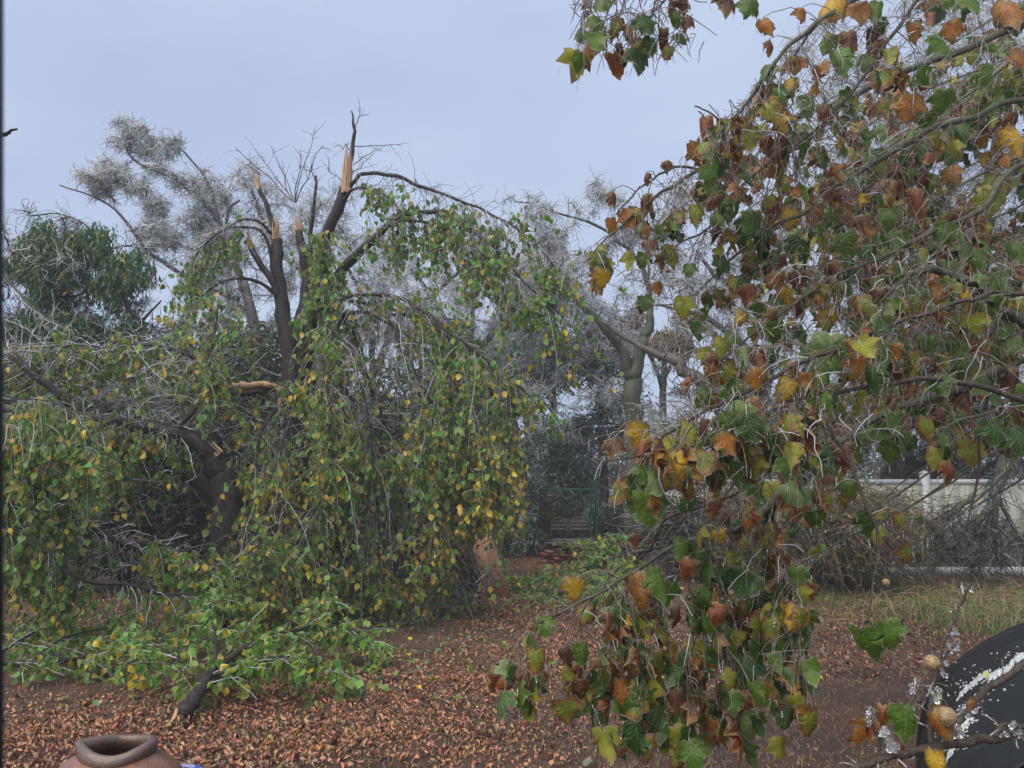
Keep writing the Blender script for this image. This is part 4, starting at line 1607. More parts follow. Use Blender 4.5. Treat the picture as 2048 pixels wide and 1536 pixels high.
for pth in ([(880, 1165, 9.7, 4), (872, 1110, 9.7, 3), (885, 1080, 9.7, 2)], [(835, 1215, 9.65, 4), (870, 1213, 9.6, 3), (920, 1216, 9.5, 2)], [(862, 1185, 9.7, 3), (905, 1150, 9.7, 2), (950, 1120, 9.7, 2)]):
    Limb(pth).mesh('fork', M['bark'], skr)

# long bare stems sprawled beside the curtain
bag = Bag()
N = 46
A_ = np.array([P(rng.uniform(770, 880), rng.uniform(960, 1060), YC - .5 + rng.uniform(-.3, .5)) for k in range(N)])
B_ = np.array([P(rng.uniform(880, 1010), rng.uniform(1150, 1200), YC + .8 + rng.uniform(-.3, .5)) for k in range(N)])
t = np.linspace(0, 1, 8)[None, :, None]
St = A_[:, None] * (1 - t) + B_[:, None] * t + rng.normal(0, .015, (N, 8, 3)) + np.array([0, 0, .25]) * t * (1 - t)
strands_to(bag, St, .009, .005, twig_tint(N, .35), 4)
o_ = bag.build('bare_stems', M['twig'])
tag(o_, 'sheaf of bare grey stems slanting from leaf curtain down to soil', 'dead stems', kind='stuff')

# ================================================================== trees standing behind


def crown_targets(blobs, n):
    """points inside blobs given as (u, v, Y, su, sv)"""
    a_ = np.array([b_[3] * b_[4] * b_[2] ** .5 for b_ in blobs], float)
    c = rng.choice(len(blobs), n, p=a_ / a_.sum())
    X = np.zeros((n, 3))
    for k, (u_, v_, Y_, su, sv) in enumerate(blobs):
        s_ = np.where(c == k)[0]
        if not len(s_):
            continue
        d_ = nrm(rng.normal(0, 1, (len(s_), 3))) * (rng.random((len(s_), 1)) ** .42)
        sc = np.array([su, (su + sv) * .45, sv]) * Y_ / FPX
        X[s_] = P(u_, v_, Y_) + d_ * sc * 1.12
    return X


def airy(blobs, n, cut=.42, fr=1.0):
    """crown points with gaps between clumps"""
    X = crown_targets(blobs, int(n * 2.2))
    x, y, z = X.T * 1.0
    q = (np.sin(3.1 * fr * x + 1.7 * np.sin(2.3 * fr * z)) * np.sin(3.7 * fr * z + 1.3 * np.sin(2.9 * fr * x + y)) + np.sin(7.7 * fr * x + 2 * z) * np.sin(8.3 * fr * z - 3 * y) * .5)
    X = X[q > -.5 + cut]
    return X[:n]


def reach(limbs, X, K=7, lift=.12):
    """curved sub-branches; each springs from the nearest limb or earlier branch"""
    nodes = np.vstack([l.p for l in limbs])
    dist = np.array([np.min(np.linalg.norm(nodes - x_, axis=1)) for x_ in X])
    o_ = [None] * len(X)
    cap = len(nodes) + len(X) * K
    buf = np.zeros((cap, 3))
    buf[:len(nodes)] = nodes
    n_ = len(nodes)
    for j in np.argsort(dist):
        x_ = X[j]
        nd = buf[:n_]
        dd = np.linalg.norm(nd - x_, axis=1) + np.maximum(nd[:, 2] - x_[2], 0) * .3
        a_ = nd[np.argmin(dd)]
        t = np.linspace(0, 1, K)[:, None]
        L_ = np.linalg.norm(x_ - a_)
        q = a_ * (1 - t) + x_ * t + np.array([0, 0, 1]) * lift * L_ * np.sin(np.pi * t) + rng.normal(0, .05 * L_, (K, 3)) * np.sin(np.pi * t)
        o_[j] = q
        buf[n_:n_ + K - 2] = q[2:]
        n_ += K - 2
    return np.array(o_)


def icy_tree(name, label, trunk, limbs, blobs, nsub, ntw, pale=.6, tl=(.25, .6), r=.0065, hang=.12, leafn=0, leafc=None, leafs=(.05, .09), bark='bark_far', base=(.12, .11, .115), sub_r=.022, blobs_leaf=None, group=None, wob=.5, pc=(.93, .95, .97)):
    ls = [Limb(p_, 5, .02) for p_ in limbs]
    tk = Limb(trunk, 5, .02)
    tk.p[0][2] = -.1
    b0 = tk.p[0].copy()
    b0[2] = 0
    root = empty(name, b0, label, 'tree', group)
    tk.mesh('trunk', M[bark], root)
    for l in ls:
        l.mesh('limb', M[bark], root)
    X = airy(blobs, nsub, .3)
    nsub = len(X)
    sub = reach(ls + [tk], X)
    bg_ = Bag()
    sl_ = np.linalg.norm(sub[:, -1] - sub[:, 0], axis=1)
    strands_to(bg_, sub, np.clip(sl_ * .02, .009, sub_r), .006, np.tile([*(np.array(base) * .7), 0], (nsub, 1)), 4)
    n1 = int(ntw * .82)
    a_ = rng.integers(0, nsub, n1)
    t = (.25 + .75 * rng.random(n1) ** .8) * (sub.shape[1] - 1.001)
    i_ = t.astype(int)
    p_ = sub[a_, i_] + (sub[a_, i_ + 1] - sub[a_, i_]) * (t - i_)[:, None]
    d_ = nrm(sub[a_, i_ + 1] - sub[a_, i_])
    q = airy(blobs, ntw - n1, .55)
    ntw = n1 + len(q)
    p_ = np.vstack([p_, q])
    d_ = np.vstack([d_, nrm(rng.normal(0, 1, (len(q), 3)))])
    St = grow(p_, nrm(d_ * .7 + rng.normal(0, .6, d_.shape)), rng.uniform(tl[0], tl[1], ntw), 6, hang, wob)
    tt = np.array([base]) * rng.uniform(.5, 1.4, (ntw, 1))
    pl_ = rng.random(ntw) < pale
    tt[pl_] = np.array([pc]) * rng.uniform(.6, 1.12, (pl_.sum(), 1))
    strands_to(bg_, St, rng.uniform(.7, 1.3, ntw) * r, r * .5, np.column_stack([tt, np.zeros(ntw)]))
    o_ = bg_.build('twigs', M['icy'], root)
    tag(o_, kind='stuff')
    if leafn:
        if blobs_leaf is None:
            p_, d_ = along(St, max(1, int(round(leafn / ntw))) if leafn > ntw else 1)
            p_ = p_[rng.permutation(len(p_))[:leafn]]
        else:
            p_ = airy(blobs_leaf, leafn, .35, .8)
        N_ = len(p_)
        lb = Bag()
        scatter(lb, NA, p_, hang_frames(N_, 1, .6), rng.uniform(leafs[0], leafs[1], N_), leafc(N_))
        lo = lb.build('foliage', M['needle'], root)
        tag(lo, kind='stuff')
    return root, ls


def mixcol(spec):
    """spec: list of (weight, (r,g,b)) -> colour function"""
    w_ = np.array([s[0] for s in spec], float)
    c_ = np.array([s[1] for s in spec], float)

    def f_(N):
        k = rng.choice(len(w_), N, p=w_ / w_.sum())
        return np.column_stack([c_[k] * rng.uniform(.65, 1.35, (N, 1)), np.zeros(N)])
    return f_


icy_tree('ice_coated_tree', 'tall bare ice coated tree rising against the sky at upper left', [(500, 1120, 17, 34), (505, 900, 17, 30), (515, 680, 17, 24), (480, 560, 17, 18)],
         [[(490, 590, 17, 15), (450, 470, 16.8, 13), (432, 440, 16.7, 12), (400, 395, 16.6, 9), (330, 350, 16.5, 7), (270, 320, 16.5, 5), (238, 250, 16.5, 3)],
          [(435, 442, 16.7, 9), (425, 400, 16.7, 7), (400, 340, 16.7, 5), (345, 280, 16.8, 3)],
          [(480, 600, 17, 12), (372, 556, 16.6, 9), (300, 505, 16.4, 8), (250, 440, 16.2, 6), (200, 400, 16.2, 4), (120, 372, 16.2, 3)],
          [(450, 520, 17, 9), (455, 430, 17, 6), (480, 400, 17, 5)]],
         [(275, 300, 16.6, 75, 48), (215, 365, 16.2, 78, 40), (325, 395, 16.6, 95, 75), (405, 400, 16.8, 55, 60), (330, 480, 16.5, 70, 50), (170, 375, 16.2, 50, 22), (440, 520, 17, 60, 90), (255, 255, 16.5, 28, 25), (345, 290, 16.6, 22, 30)],
         330, 9500, .82, (.14, .36), .0066, .05, 3500, mixcol([(3, (.42, .46, .44)), (2, (.14, .18, .12)), (1, (.3, .33, .2))]), (.05, .09), pc=(.93, .95, .97))
icy_tree('ice_coated_tree', 'bare ice coated tree standing right behind the splintered middle tree', [(770, 1110, 18, 32), (765, 900, 18, 28), (740, 740, 18, 22)],
         [[(740, 760, 18, 18), (660, 600, 18, 14), (560, 500, 18, 10), (500, 380, 18, 6)],
          [(745, 750, 18, 18), (800, 640, 18, 12), (900, 560, 18, 9), (960, 500, 18, 5)],
          [(742, 760, 18, 14), (740, 640, 18, 10), (690, 520, 18, 6)],
          [(760, 850, 18, 10), (860, 760, 18, 8), (900, 700, 18, 5)]],
         [(500, 380, 18, 60, 55), (420, 430, 18, 60, 60), (660, 420, 18, 60, 50), (850, 470, 18, 60, 40), (1000, 600, 18, 70, 70), (560, 420, 18, 70, 75), (520, 500, 18, 100, 90), (650, 520, 18, 100, 110), (560, 640, 18, 110, 90), (770, 600, 18, 110, 90), (700, 700, 18, 120, 90), (900, 590, 18, 110, 85),
          (860, 740, 18, 110, 90), (960, 500, 18, 60, 40), (430, 620, 18, 70, 90)],
         380, 11000, .78, (.2, .5), .0075, .08, 2500, mixcol([(3, (.40, .43, .42)), (2, (.12, .17, .10))]), (.05, .10), pc=(.93, .95, .97))
icy_tree('ice_coated_tree', 'forked grey green trunk behind the swing under a light ice coated crown', [(1268, 1060, 17, 36), (1266, 930, 17, 36), (1268, 830, 17, 36), (1265, 740, 17, 34)],
         [[(1266, 760, 17, 28), (1238, 695, 16.9, 19), (1200, 650, 16.8, 17), (1160, 605, 16.7, 13), (1120, 560, 16.6, 6), (1040, 500, 16.5, 3)],
          [(1262, 760, 17, 28), (1280, 700, 17, 24), (1292, 660, 17, 19), (1300, 620, 17, 15), (1295, 570, 17, 12), (1280, 525, 17, 9), (1245, 490, 17, 7), (1190, 450, 17, 6), (1100, 420, 17, 4), (1030, 400, 17, 3)],
          [(1295, 570, 17, 7), (1300, 500, 17, 6), (1320, 440, 17, 4)]],
         [(1045, 425, 17, 50, 30), (1110, 440, 17, 75, 45), (1215, 395, 17, 45, 45), (1265, 430, 17, 90, 50), (1140, 520, 17, 60, 60), (1210, 480, 17, 70, 50), (1080, 500, 17, 60, 40), (1060, 580, 17, 90, 60), (1330, 480, 17, 60, 50), (1380, 430, 17, 80, 60)],
         260, 6200, .8, (.18, .45), .0062, .06, 1800, mixcol([(3, (.42, .46, .44)), (2, (.16, .2, .12))]), (.05, .09), bark='bark_grey', pc=(.93, .95, .97))
icy_tree('ice_coated_tree', 'leaning dark trunk with ice coated twigs between the fork and the sycamore leaves', [(1520, 1110, 16, 30), (1500, 960, 16, 30), (1450, 830, 16, 28), (1405, 765, 16, 27)],
         [[(1410, 770, 16, 27), (1370, 735, 16, 24), (1330, 712, 16.2, 18), (1270, 690, 16.4, 12), (1200, 640, 16.5, 9)],
          [(1500, 960, 16, 18), (1540, 700, 16, 14), (1500, 590, 16, 12), (1430, 550, 16, 9), (1395, 500, 16, 6)],
          [(1500, 700, 16, 12), (1425, 640, 16, 12), (1375, 622, 16, 8), (1320, 610, 16, 5)]],
         [(1400, 560, 16, 60, 70), (1480, 520, 16, 90, 110), (1440, 800, 16, 90, 60), (1330, 660, 16, 40, 30), (1520, 650, 16, 90, 120), (1560, 800, 16, 110, 110), (1340, 850, 17, 80, 60)],
         220, 6500, .7, (.2, .5), .0066, .14, 2600, mixcol([(2, (.36, .38, .36)), (2, (.11, .14, .06)), (1, (.30, .16, .06))]), (.05, .10), bark='bark_far')
icy_tree('ice_coated_tree', 'wide ice coated tree filling the sky behind the upper sycamore boughs', [(2130, 1120, 16.5, 36), (2120, 900, 16.5, 34), (1980, 700, 15, 28), (1850, 560, 13.5, 22)],
         [[(1860, 600, 13.5, 22), (1800, 420, 13.3, 16), (1720, 300, 13.2, 10), (1640, 180, 13.1, 6)],
          [(1870, 640, 13.5, 22), (1960, 420, 13.3, 16), (2000, 200, 13.2, 10), (1960, 40, 13.1, 6)],
          [(1860, 640, 13.5, 20), (1740, 560, 13.3, 14), (1640, 480, 13.2, 8), (1560, 420, 13.2, 5)],
          [(1880, 720, 13.5, 16), (1980, 640, 13.5, 12), (2060, 560, 13.5, 7)]],
         [(1900, 110, 13.2, 170, 150), (1760, 230, 13.2, 140, 120), (1960, 330, 13.4, 140, 150), (1700, 400, 13.3, 150, 110), (1850, 500, 13.4, 180, 130), (1620, 520, 13.4, 110, 110), (1990, 620, 13.5, 120, 130), (1740, 660, 13.5, 170, 100), (1640, 110, 13.2, 80, 60)],
         480, 16500, .8, (.18, .5), .0058, .18, 3000, mixcol([(3, (.42, .45, .44)), (2, (.14, .17, .09)), (1, (.26, .16, .08))]), (.05, .09), bark='bark_grey', pc=(.93, .95, .97))
icy_tree('weeping_thicket', 'grey weeping thicket of iced vines hanging behind the white fence', [(1800, 1100, 17.5, 30), (1800, 950, 17.5, 28), (1790, 850, 17.5, 24)],
         [[(1790, 880, 17.5, 20), (1700, 800, 17.5, 12), (1600, 770, 17.5, 8)], [(1800, 870, 17.5, 20), (1900, 780, 17.5, 12), (2020, 740, 17.5, 8)]],
         [(1720, 850, 17.5, 130, 110), (1860, 850, 17.5, 150, 120), (2010, 850, 17.5, 120, 130), (1600, 900, 17.5, 120, 90), (1900, 930, 17.5, 200, 50), (1480, 950, 17.5, 120, 60)],
         110, 8500, .5, (.25, .6), .0085, .5, 2500, mixcol([(3, (.20, .19, .19)), (2, (.09, .10, .06)), (1, (.2, .16, .08))]), (.06, .11), base=(.10, .088, .092), wob=.4, pc=(.34, .34, .37))

icy_tree('ice_coated_tree', 'silvery ice coated tree spreading a low veil behind the arching limbs', [(960, 1110, 19, 26), (955, 900, 19, 22), (940, 700, 19, 18)],
         [[(940, 720, 19, 14), (840, 560, 19, 9), (760, 480, 19, 5)], [(940, 720, 19, 14), (1060, 580, 19, 9), (1150, 540, 19, 5)], [(940, 720, 19, 12), (950, 560, 19, 8), (980, 460, 19, 4)], [(950, 800, 19, 10), (1080, 720, 19, 7), (1200, 700, 19, 4)]],
         [(880, 520, 19, 110, 60), (1010, 500, 19, 90, 50), (1080, 560, 19, 100, 70), (780, 500, 19, 90, 50), (960, 640, 19, 160, 80), (1180, 640, 19, 110, 70), (1260, 760, 19, 110, 90), (1080, 780, 19, 160, 90), (1330, 560, 19, 90, 60)],
         420, 10500, .82, (.16, .5), .0072, .12, 2500, mixcol([(3, (.50, .54, .52)), (2, (.18, .23, .14)), (1, (.4, .3, .15))]), (.05, .10), pc=(.93, .95, .97))
# leafy tree at the far left
T, ls = icy_tree('leafy_tree', 'dark green narrow leaved tree behind the split tree on the left', [(255, 1080, 13.5, 26), (258, 900, 13.5, 24), (256, 760, 13.5, 20), (250, 675, 13.5, 17)],
                 [[(252, 690, 13.5, 14), (256, 625, 13.5, 12), (240, 585, 13.5, 9), (222, 545, 13.5, 7), (215, 500, 13.5, 4)],
                  [(250, 680, 13.5, 10), (290, 635, 13.5, 6), (320, 600, 13.5, 3)],
                  [(230, 555, 13.5, 7), (170, 585, 13.5, 5), (110, 598, 13.5, 4)],
                  [(215, 520, 13.5, 5), (180, 460, 13.5, 4), (130, 430, 13.5, 3), (60, 430, 13.5, 3)],
                  [(245, 700, 13.5, 10), (120, 620, 13.5, 8), (40, 540, 13.5, 6), (10, 470, 13.5, 4)]],
                 [(70, 480, 13.5, 80, 62), (150, 520, 13.5, 90, 80), (250, 540, 13.5, 75, 75), (60, 600, 13.5, 90, 100), (180, 640, 13.5, 120, 60), (20, 700, 13.5, 90, 60)],
                 70, 2600, .4, (.2, .6), .006, .15, 14500,
                 mixcol([(7, (.045, .12, .045)), (2, (.11, .19, .06)), (.7, (.45, .36, .05)), (.8, (.25, .30, .27))]), (.09, .17), bark='bark',
                 blobs_leaf=[(60, 475, 13.5, 75, 50), (150, 470, 13.5, 60, 45), (130, 540, 13.5, 90, 70), (235, 500, 13.5, 45, 50), (250, 560, 13.5, 70, 65), (50, 600, 13.5, 80, 90), (120, 660, 13.5, 120, 40), (240, 660, 13.5, 50, 40), (10, 480, 13.5, 50, 60)])

# cedars


def cedar(name, label, trunk, blobs, nsub, nleaf, spec, group=None, sz=(.10, .22), bark='bark_far'):
    tk = Limb(trunk, 5, .02)
    tk.p[0][2] = -.1
    b0 = tk.p[0].copy()
    b0[2] = 0
    root = empty(name, b0, label, 'tree', group)
    tk.mesh('trunk', M[bark], root)
    X = crown_targets(blobs, nsub)
    sub = reach([tk], X, 6, .05)
    bg_ = Bag()
    strands_to(bg_, sub, .022, .007, np.tile([.06, .05, .05, 0], (nsub, 1)), 4)
    tag(bg_.build('twigs', M['icy'], root), kind='stuff')
    # sprays gathered in clumps at the ends of the boughs
    c_ = X[rng.integers(0, nsub, nleaf)] + rng.normal(0, .17, (nleaf, 3)) * (1, 1, .75)
    D = nrm(rng.normal(0, 1, (nleaf, 3)) + (0, 0, -.35))
    Nn = nrm(rng.normal(0, 1, (nleaf, 3)))
    lb = Bag()
    scatter(lb, NA, c_, frames(D, Nn), rng.uniform(sz[0], sz[1], nleaf), mixcol(spec)(nleaf))
    tag(lb.build('foliage', M['needle'], root), kind='stuff')
    return root


CS = [(4, (.22, .31, .26)), (2, (.11, .18, .12)), (3, (.55, .62, .60)), (.8, (.24, .18, .12))]
cedar('cedar_tree', 'blue green frosted cedar directly behind the garden glider', [(1130, 1105, 21, 22), (1130, 980, 21, 18), (1128, 860, 21, 10)],
      [(1130, 930, 21, 70, 60), (1080, 1000, 21, 70, 70), (1170, 1000, 21, 60, 60), (1130, 1060, 21.5, 90, 40), (1120, 870, 21, 50, 40)], 120, 17000, CS, 'cedars at the back of the yard')
cedar('cedar_tree', 'frosted cedar between the leaf curtain and the garden glider', [(1020, 1105, 19.5, 22), (1020, 980, 19.5, 18), (1022, 860, 19.5, 10)],
      [(1025, 930, 19.5, 55, 60), (1010, 1010, 19.5, 70, 80), (970, 940, 19.5, 70, 80), (1050, 870, 19.5, 40, 40)], 90, 11000, CS, 'cedars at the back of the yard')
cedar('cedar_tree', 'tall dark cedar just left of the forked grey green trunk', [(1205, 1090, 21, 20), (1204, 900, 21, 16), (1200, 760, 20.6, 14), (1195, 640, 20, 8)],
      [(1195, 660, 19.8, 45, 45), (1210, 720, 19.8, 50, 50), (1160, 730, 19.8, 50, 50), (1130, 690, 19.8, 45, 30), (1080, 750, 19.8, 70, 50), (1230, 800, 19.8, 50, 50), (1200, 860, 19.8, 70, 40)], 110, 12000,
      [(4, (.15, .20, .19)), (2, (.075, .105, .09)), (3, (.38, .43, .45)), (1.2, (.18, .14, .11))], 'cedars at the back of the yard')
cedar('cedar_tree', 'frosted cedar seen above the leaf curtain below the arching limbs', [(1060, 1100, 22, 20), (1055, 800, 22, 16), (1045, 620, 22, 8)],
      [(1040, 600, 22, 45, 40), (1060, 650, 22, 60, 50), (1020, 700, 22, 70, 50), (960, 720, 22, 60, 50), (1100, 720, 22, 50, 40), (900, 800, 22, 90, 70)], 90, 10000, CS, 'cedars at the back of the yard')
cedar('cedar_tree', 'low frosted cedar right of the garden glider', [(1300, 1100, 20.5, 20), (1300, 980, 20.5, 16), (1302, 900, 20.5, 10)],
      [(1290, 980, 20.5, 70, 60), (1350, 1010, 20.5, 70, 60), (1260, 1040, 20.5, 50, 40), (1330, 920, 20.5, 60, 40)], 90, 10000,
      [(3, (.14, .19, .16)), (2, (.08, .10, .06)), (3, (.34, .37, .38)), (2, (.20, .15, .10))], 'cedars at the back of the yard')
cedar('cedar_tree', 'small frosted cedar before the white fence left of its visible post', [(1690, 1140, 14.2, 10), (1690, 1060, 14.2, 8), (1692, 980, 14.2, 6)],
      [(1695, 960, 14.2, 35, 45), (1720, 1010, 14.2, 30, 40), (1670, 1010, 14.2, 30, 40)], 40, 2200, CS, 'cedars at the back of the yard', (.05, .12))

AUT = [(3, (.34, .15, .05)), (2, (.12, .16, .05)), (2, (.30, .26, .10)), (2, (.13, .10, .08)), (1, (.4, .42, .40))]
icy_tree('autumn_tree', 'orange and green autumn crown showing behind the forked trunk', [(1330, 1100, 22, 18), (1330, 900, 22, 16), (1325, 720, 22, 12)],
         [[(1325, 780, 22, 10), (1280, 660, 22, 7), (1250, 620, 22, 4)], [(1325, 760, 22, 10), (1390, 660, 22, 6), (1420, 640, 22, 4)]],
         [(1275, 640, 22, 50, 35), (1330, 680, 22, 70, 60), (1400, 680, 22, 60, 60), (1250, 700, 22, 50, 50), (1450, 760, 22, 80, 60)], 60, 2500, .45, (.2, .5), .008, .1, 8500, mixcol(AUT), (.10, .19))
icy_tree('autumn_tree', 'brown and olive crown behind the right end of the leaf curtain', [(1110, 1100, 23, 18), (1110, 900, 23, 16), (1105, 760, 23, 12)],
         [[(1105, 790, 23, 10), (1060, 690, 23, 6)], [(1105, 790, 23, 10), (1140, 690, 23, 6)], [(1105, 820, 23, 8), (1010, 760, 23, 6)]],
         [(1080, 680, 23, 60, 35), (1150, 690, 23, 50, 40), (1060, 740, 23, 80, 50), (1010, 800, 23, 70, 60)], 60, 2500, .25, (.2, .5), .009, .1, 7500,
         mixcol([(3, (.17, .15, .12)), (3, (.12, .16, .06)), (1.3, (.46, .24, .06)), (2, (.40, .40, .37)), (1, (.20, .28, .08))]), (.10, .19))

# dark understorey behind the broken trees


def thicket(name, label, blobs, n, spec, sz, cat='undergrowth', ntw=1500, mat='needle'):
    X = crown_targets(blobs, n)
    X = X[X[:, 2] > .02]
    lb = Bag()
    k = len(X)
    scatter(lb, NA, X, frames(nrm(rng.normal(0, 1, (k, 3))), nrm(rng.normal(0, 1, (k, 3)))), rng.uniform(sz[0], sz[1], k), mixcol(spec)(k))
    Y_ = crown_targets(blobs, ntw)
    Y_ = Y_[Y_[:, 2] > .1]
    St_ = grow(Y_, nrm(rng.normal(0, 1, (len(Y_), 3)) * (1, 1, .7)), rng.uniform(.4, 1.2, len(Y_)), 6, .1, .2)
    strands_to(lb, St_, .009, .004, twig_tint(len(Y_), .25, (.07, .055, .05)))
    o_ = lb.build(name, M[mat])
    tag(o_, label, cat, kind='stuff')


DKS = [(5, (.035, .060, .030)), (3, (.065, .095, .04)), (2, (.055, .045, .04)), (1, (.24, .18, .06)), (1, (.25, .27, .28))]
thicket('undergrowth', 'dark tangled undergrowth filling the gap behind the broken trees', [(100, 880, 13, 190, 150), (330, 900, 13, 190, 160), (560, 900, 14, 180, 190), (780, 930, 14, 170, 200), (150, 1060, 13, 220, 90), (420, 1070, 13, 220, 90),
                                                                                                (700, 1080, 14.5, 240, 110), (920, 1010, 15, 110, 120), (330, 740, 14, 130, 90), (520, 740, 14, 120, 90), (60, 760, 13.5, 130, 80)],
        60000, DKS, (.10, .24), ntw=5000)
thicket('shrub_border', 'low shrubs and vines along the back of the yard by the swing', [(1100, 1060, 24, 200, 50), (1300, 1060, 22, 150, 60), (1450, 1050, 17, 120, 70), (960, 1060, 20, 120, 60)],
        16000, [(3, (.06, .08, .04)), (2, (.10, .09, .06)), (1.3, (.34, .22, .06)), (1, (.16, .2, .14))], (.09, .20), ntw=1200)
thicket('fence_shrubs', 'tangled brown and olive shrubs hiding the left part of the white fence', [(1400, 1030, 14.3, 70, 70), (1480, 1040, 14.3, 80, 60), (1570, 1050, 14.3, 80, 50), (1340, 1060, 14.6, 60, 50), (1640, 1080, 14.0, 100, 40)],
        7000, [(3, (.13, .15, .06)), (2, (.16, .12, .08)), (1.3, (.34, .25, .08)), (1.5, (.36, .36, .33))], (.05, .11), ntw=2200)
thicket('yellow_shrub', 'small orange yellow leaved shrub growing among the glider frame', [(1098, 1040, 20.2, 26, 32), (1080, 1020, 20.4, 18, 30), (1120, 1020, 21, 24, 20)], 900,
        [(3, (.45, .26, .05)), (1, (.2, .18, .05))], (.06, .12), 'shrub', 120)
thicket('treeline', 'far woods beyond the yard seen low behind everything', [(k * 260 - 900, 930, 44, 170, 38 + 12 * (k % 3)) for k in range(16)] + [(k * 300 - 900, 965, 46, 200, 30) for k in range(14)],
        30000, [(3, (.07, .08, .06)), (2, (.11, .11, .10)), (1, (.16, .12, .08))], (.35, .9), 'treeline', 2500)

# ================================================================== brush and fallen limbs by the fence
bag = Bag()
N = 3600
A_ = np.array([P(1400 + 430 * rng.beta(2, 1.6), rng.uniform(985, 1120), rng.uniform(12, 14.4)) for k in range(N)])
D = nrm(np.column_stack([rng.normal(.1, 1.1, N), rng.normal(-.3, .8, N), rng.uniform(-.5, .8, N)]))
St = grow(A_, D, rng.uniform(.25, 1.1, N), 7, rng.uniform(.05, .35, N), .22)
St[:, :, 2] = np.maximum(St[:, :, 2], .01)
tt = np.where(rng.random((N, 1)) < .4, np.array([[.27, .20, .14]]), np.array([[.12, .095, .075]])) * rng.uniform(.6, 1.3, (N, 1))
strands_to(bag, St, .0055, .003, np.column_stack([tt, np.zeros(N)]))
p_, d_ = along(St, 3)
p_ = p_[rng.random(len(p_)) < .8]
p_[:, 2] = np.maximum(p_[:, 2], .02)
scatter(bag, NA, p_, hang_frames(len(p_), .6, .8), rng.uniform(.06, .11, len(p_)), mixcol([(4, (.15, .20, .06)), (2, (.28, .20, .08)), (2, (.09, .11, .05)), (1, (.45, .34, .08))])(len(p_)))
o_ = bag.build('brush_pile', M['needle'])
tag(o_, 'heap of tan vines and brush piled before the white fence', 'brush pile', kind='stuff')

icy = [
    [(2062, 820, 14.2, 30), (2024, 897, 14.2, 27), (2000, 950, 14.1, 26), (1990, 1000, 14, 20), (1988, 1060, 13.9, 10), (1996, 1120, 13.8, 5)],
    [(1990, 1000, 14, 14), (1965, 1035, 13.8, 14), (1926, 1077, 13.6, 11), (1880, 1102, 13.4, 6)],
    [(1950, 990, 13.9, 7), (1929, 1006, 13.8, 12), (1890, 1036, 13.7, 11), (1850, 1058, 13.6, 7)],
    [(1996, 990, 14, 9), (2030, 1060, 13.9, 7), (2070, 1110, 13.8, 4)],
    [(1985, 1020, 13.9, 8), (1960, 1080, 13.8, 6), (1950, 1125, 13.7, 4)],
]
ls = [Limb(p_) for p_ in icy]
root = empty('fallen_limb', (ls[0].p[-1][0], ls[0].p[-1][1], 0), 'grey torn limb propped upside down against the white fence at right', 'branch')
for l in ls:
    l.mesh('limb', M['bark_grey'], root)
bag = Bag()
P0, D0 = limb_starts(ls, 420, .25, 1)
St = grow(P0, nrm(D0 + rng.normal(0, .6, D0.shape)), rng.uniform(.25, .85, 420), 6, .12, .25)
strands_to(bag, St, .008, .004, twig_tint(420, .1, (.07, .06, .055)))
p_, d_ = along(St, 4, .2)
St2 = grow(p_, nrm(d_ + rng.normal(0, .8, d_.shape)), rng.uniform(.08, .3, len(p_)), 4, .05, .35)
strands_to(bag, St2, .005, .003, twig_tint(len(p_), .2, (.07, .06, .055)))
q = St2[:, -1][rng.random(len(St2)) < .5]
scatter(bag, NA, q, hang_frames(len(q), .4, 1), rng.uniform(.04, .07, len(q)), mixcol([(3, (.07, .10, .05)), (1, (.2, .2, .1))])(len(q)))
tag(bag.build('twigs', M['needle'], root), kind='stuff')

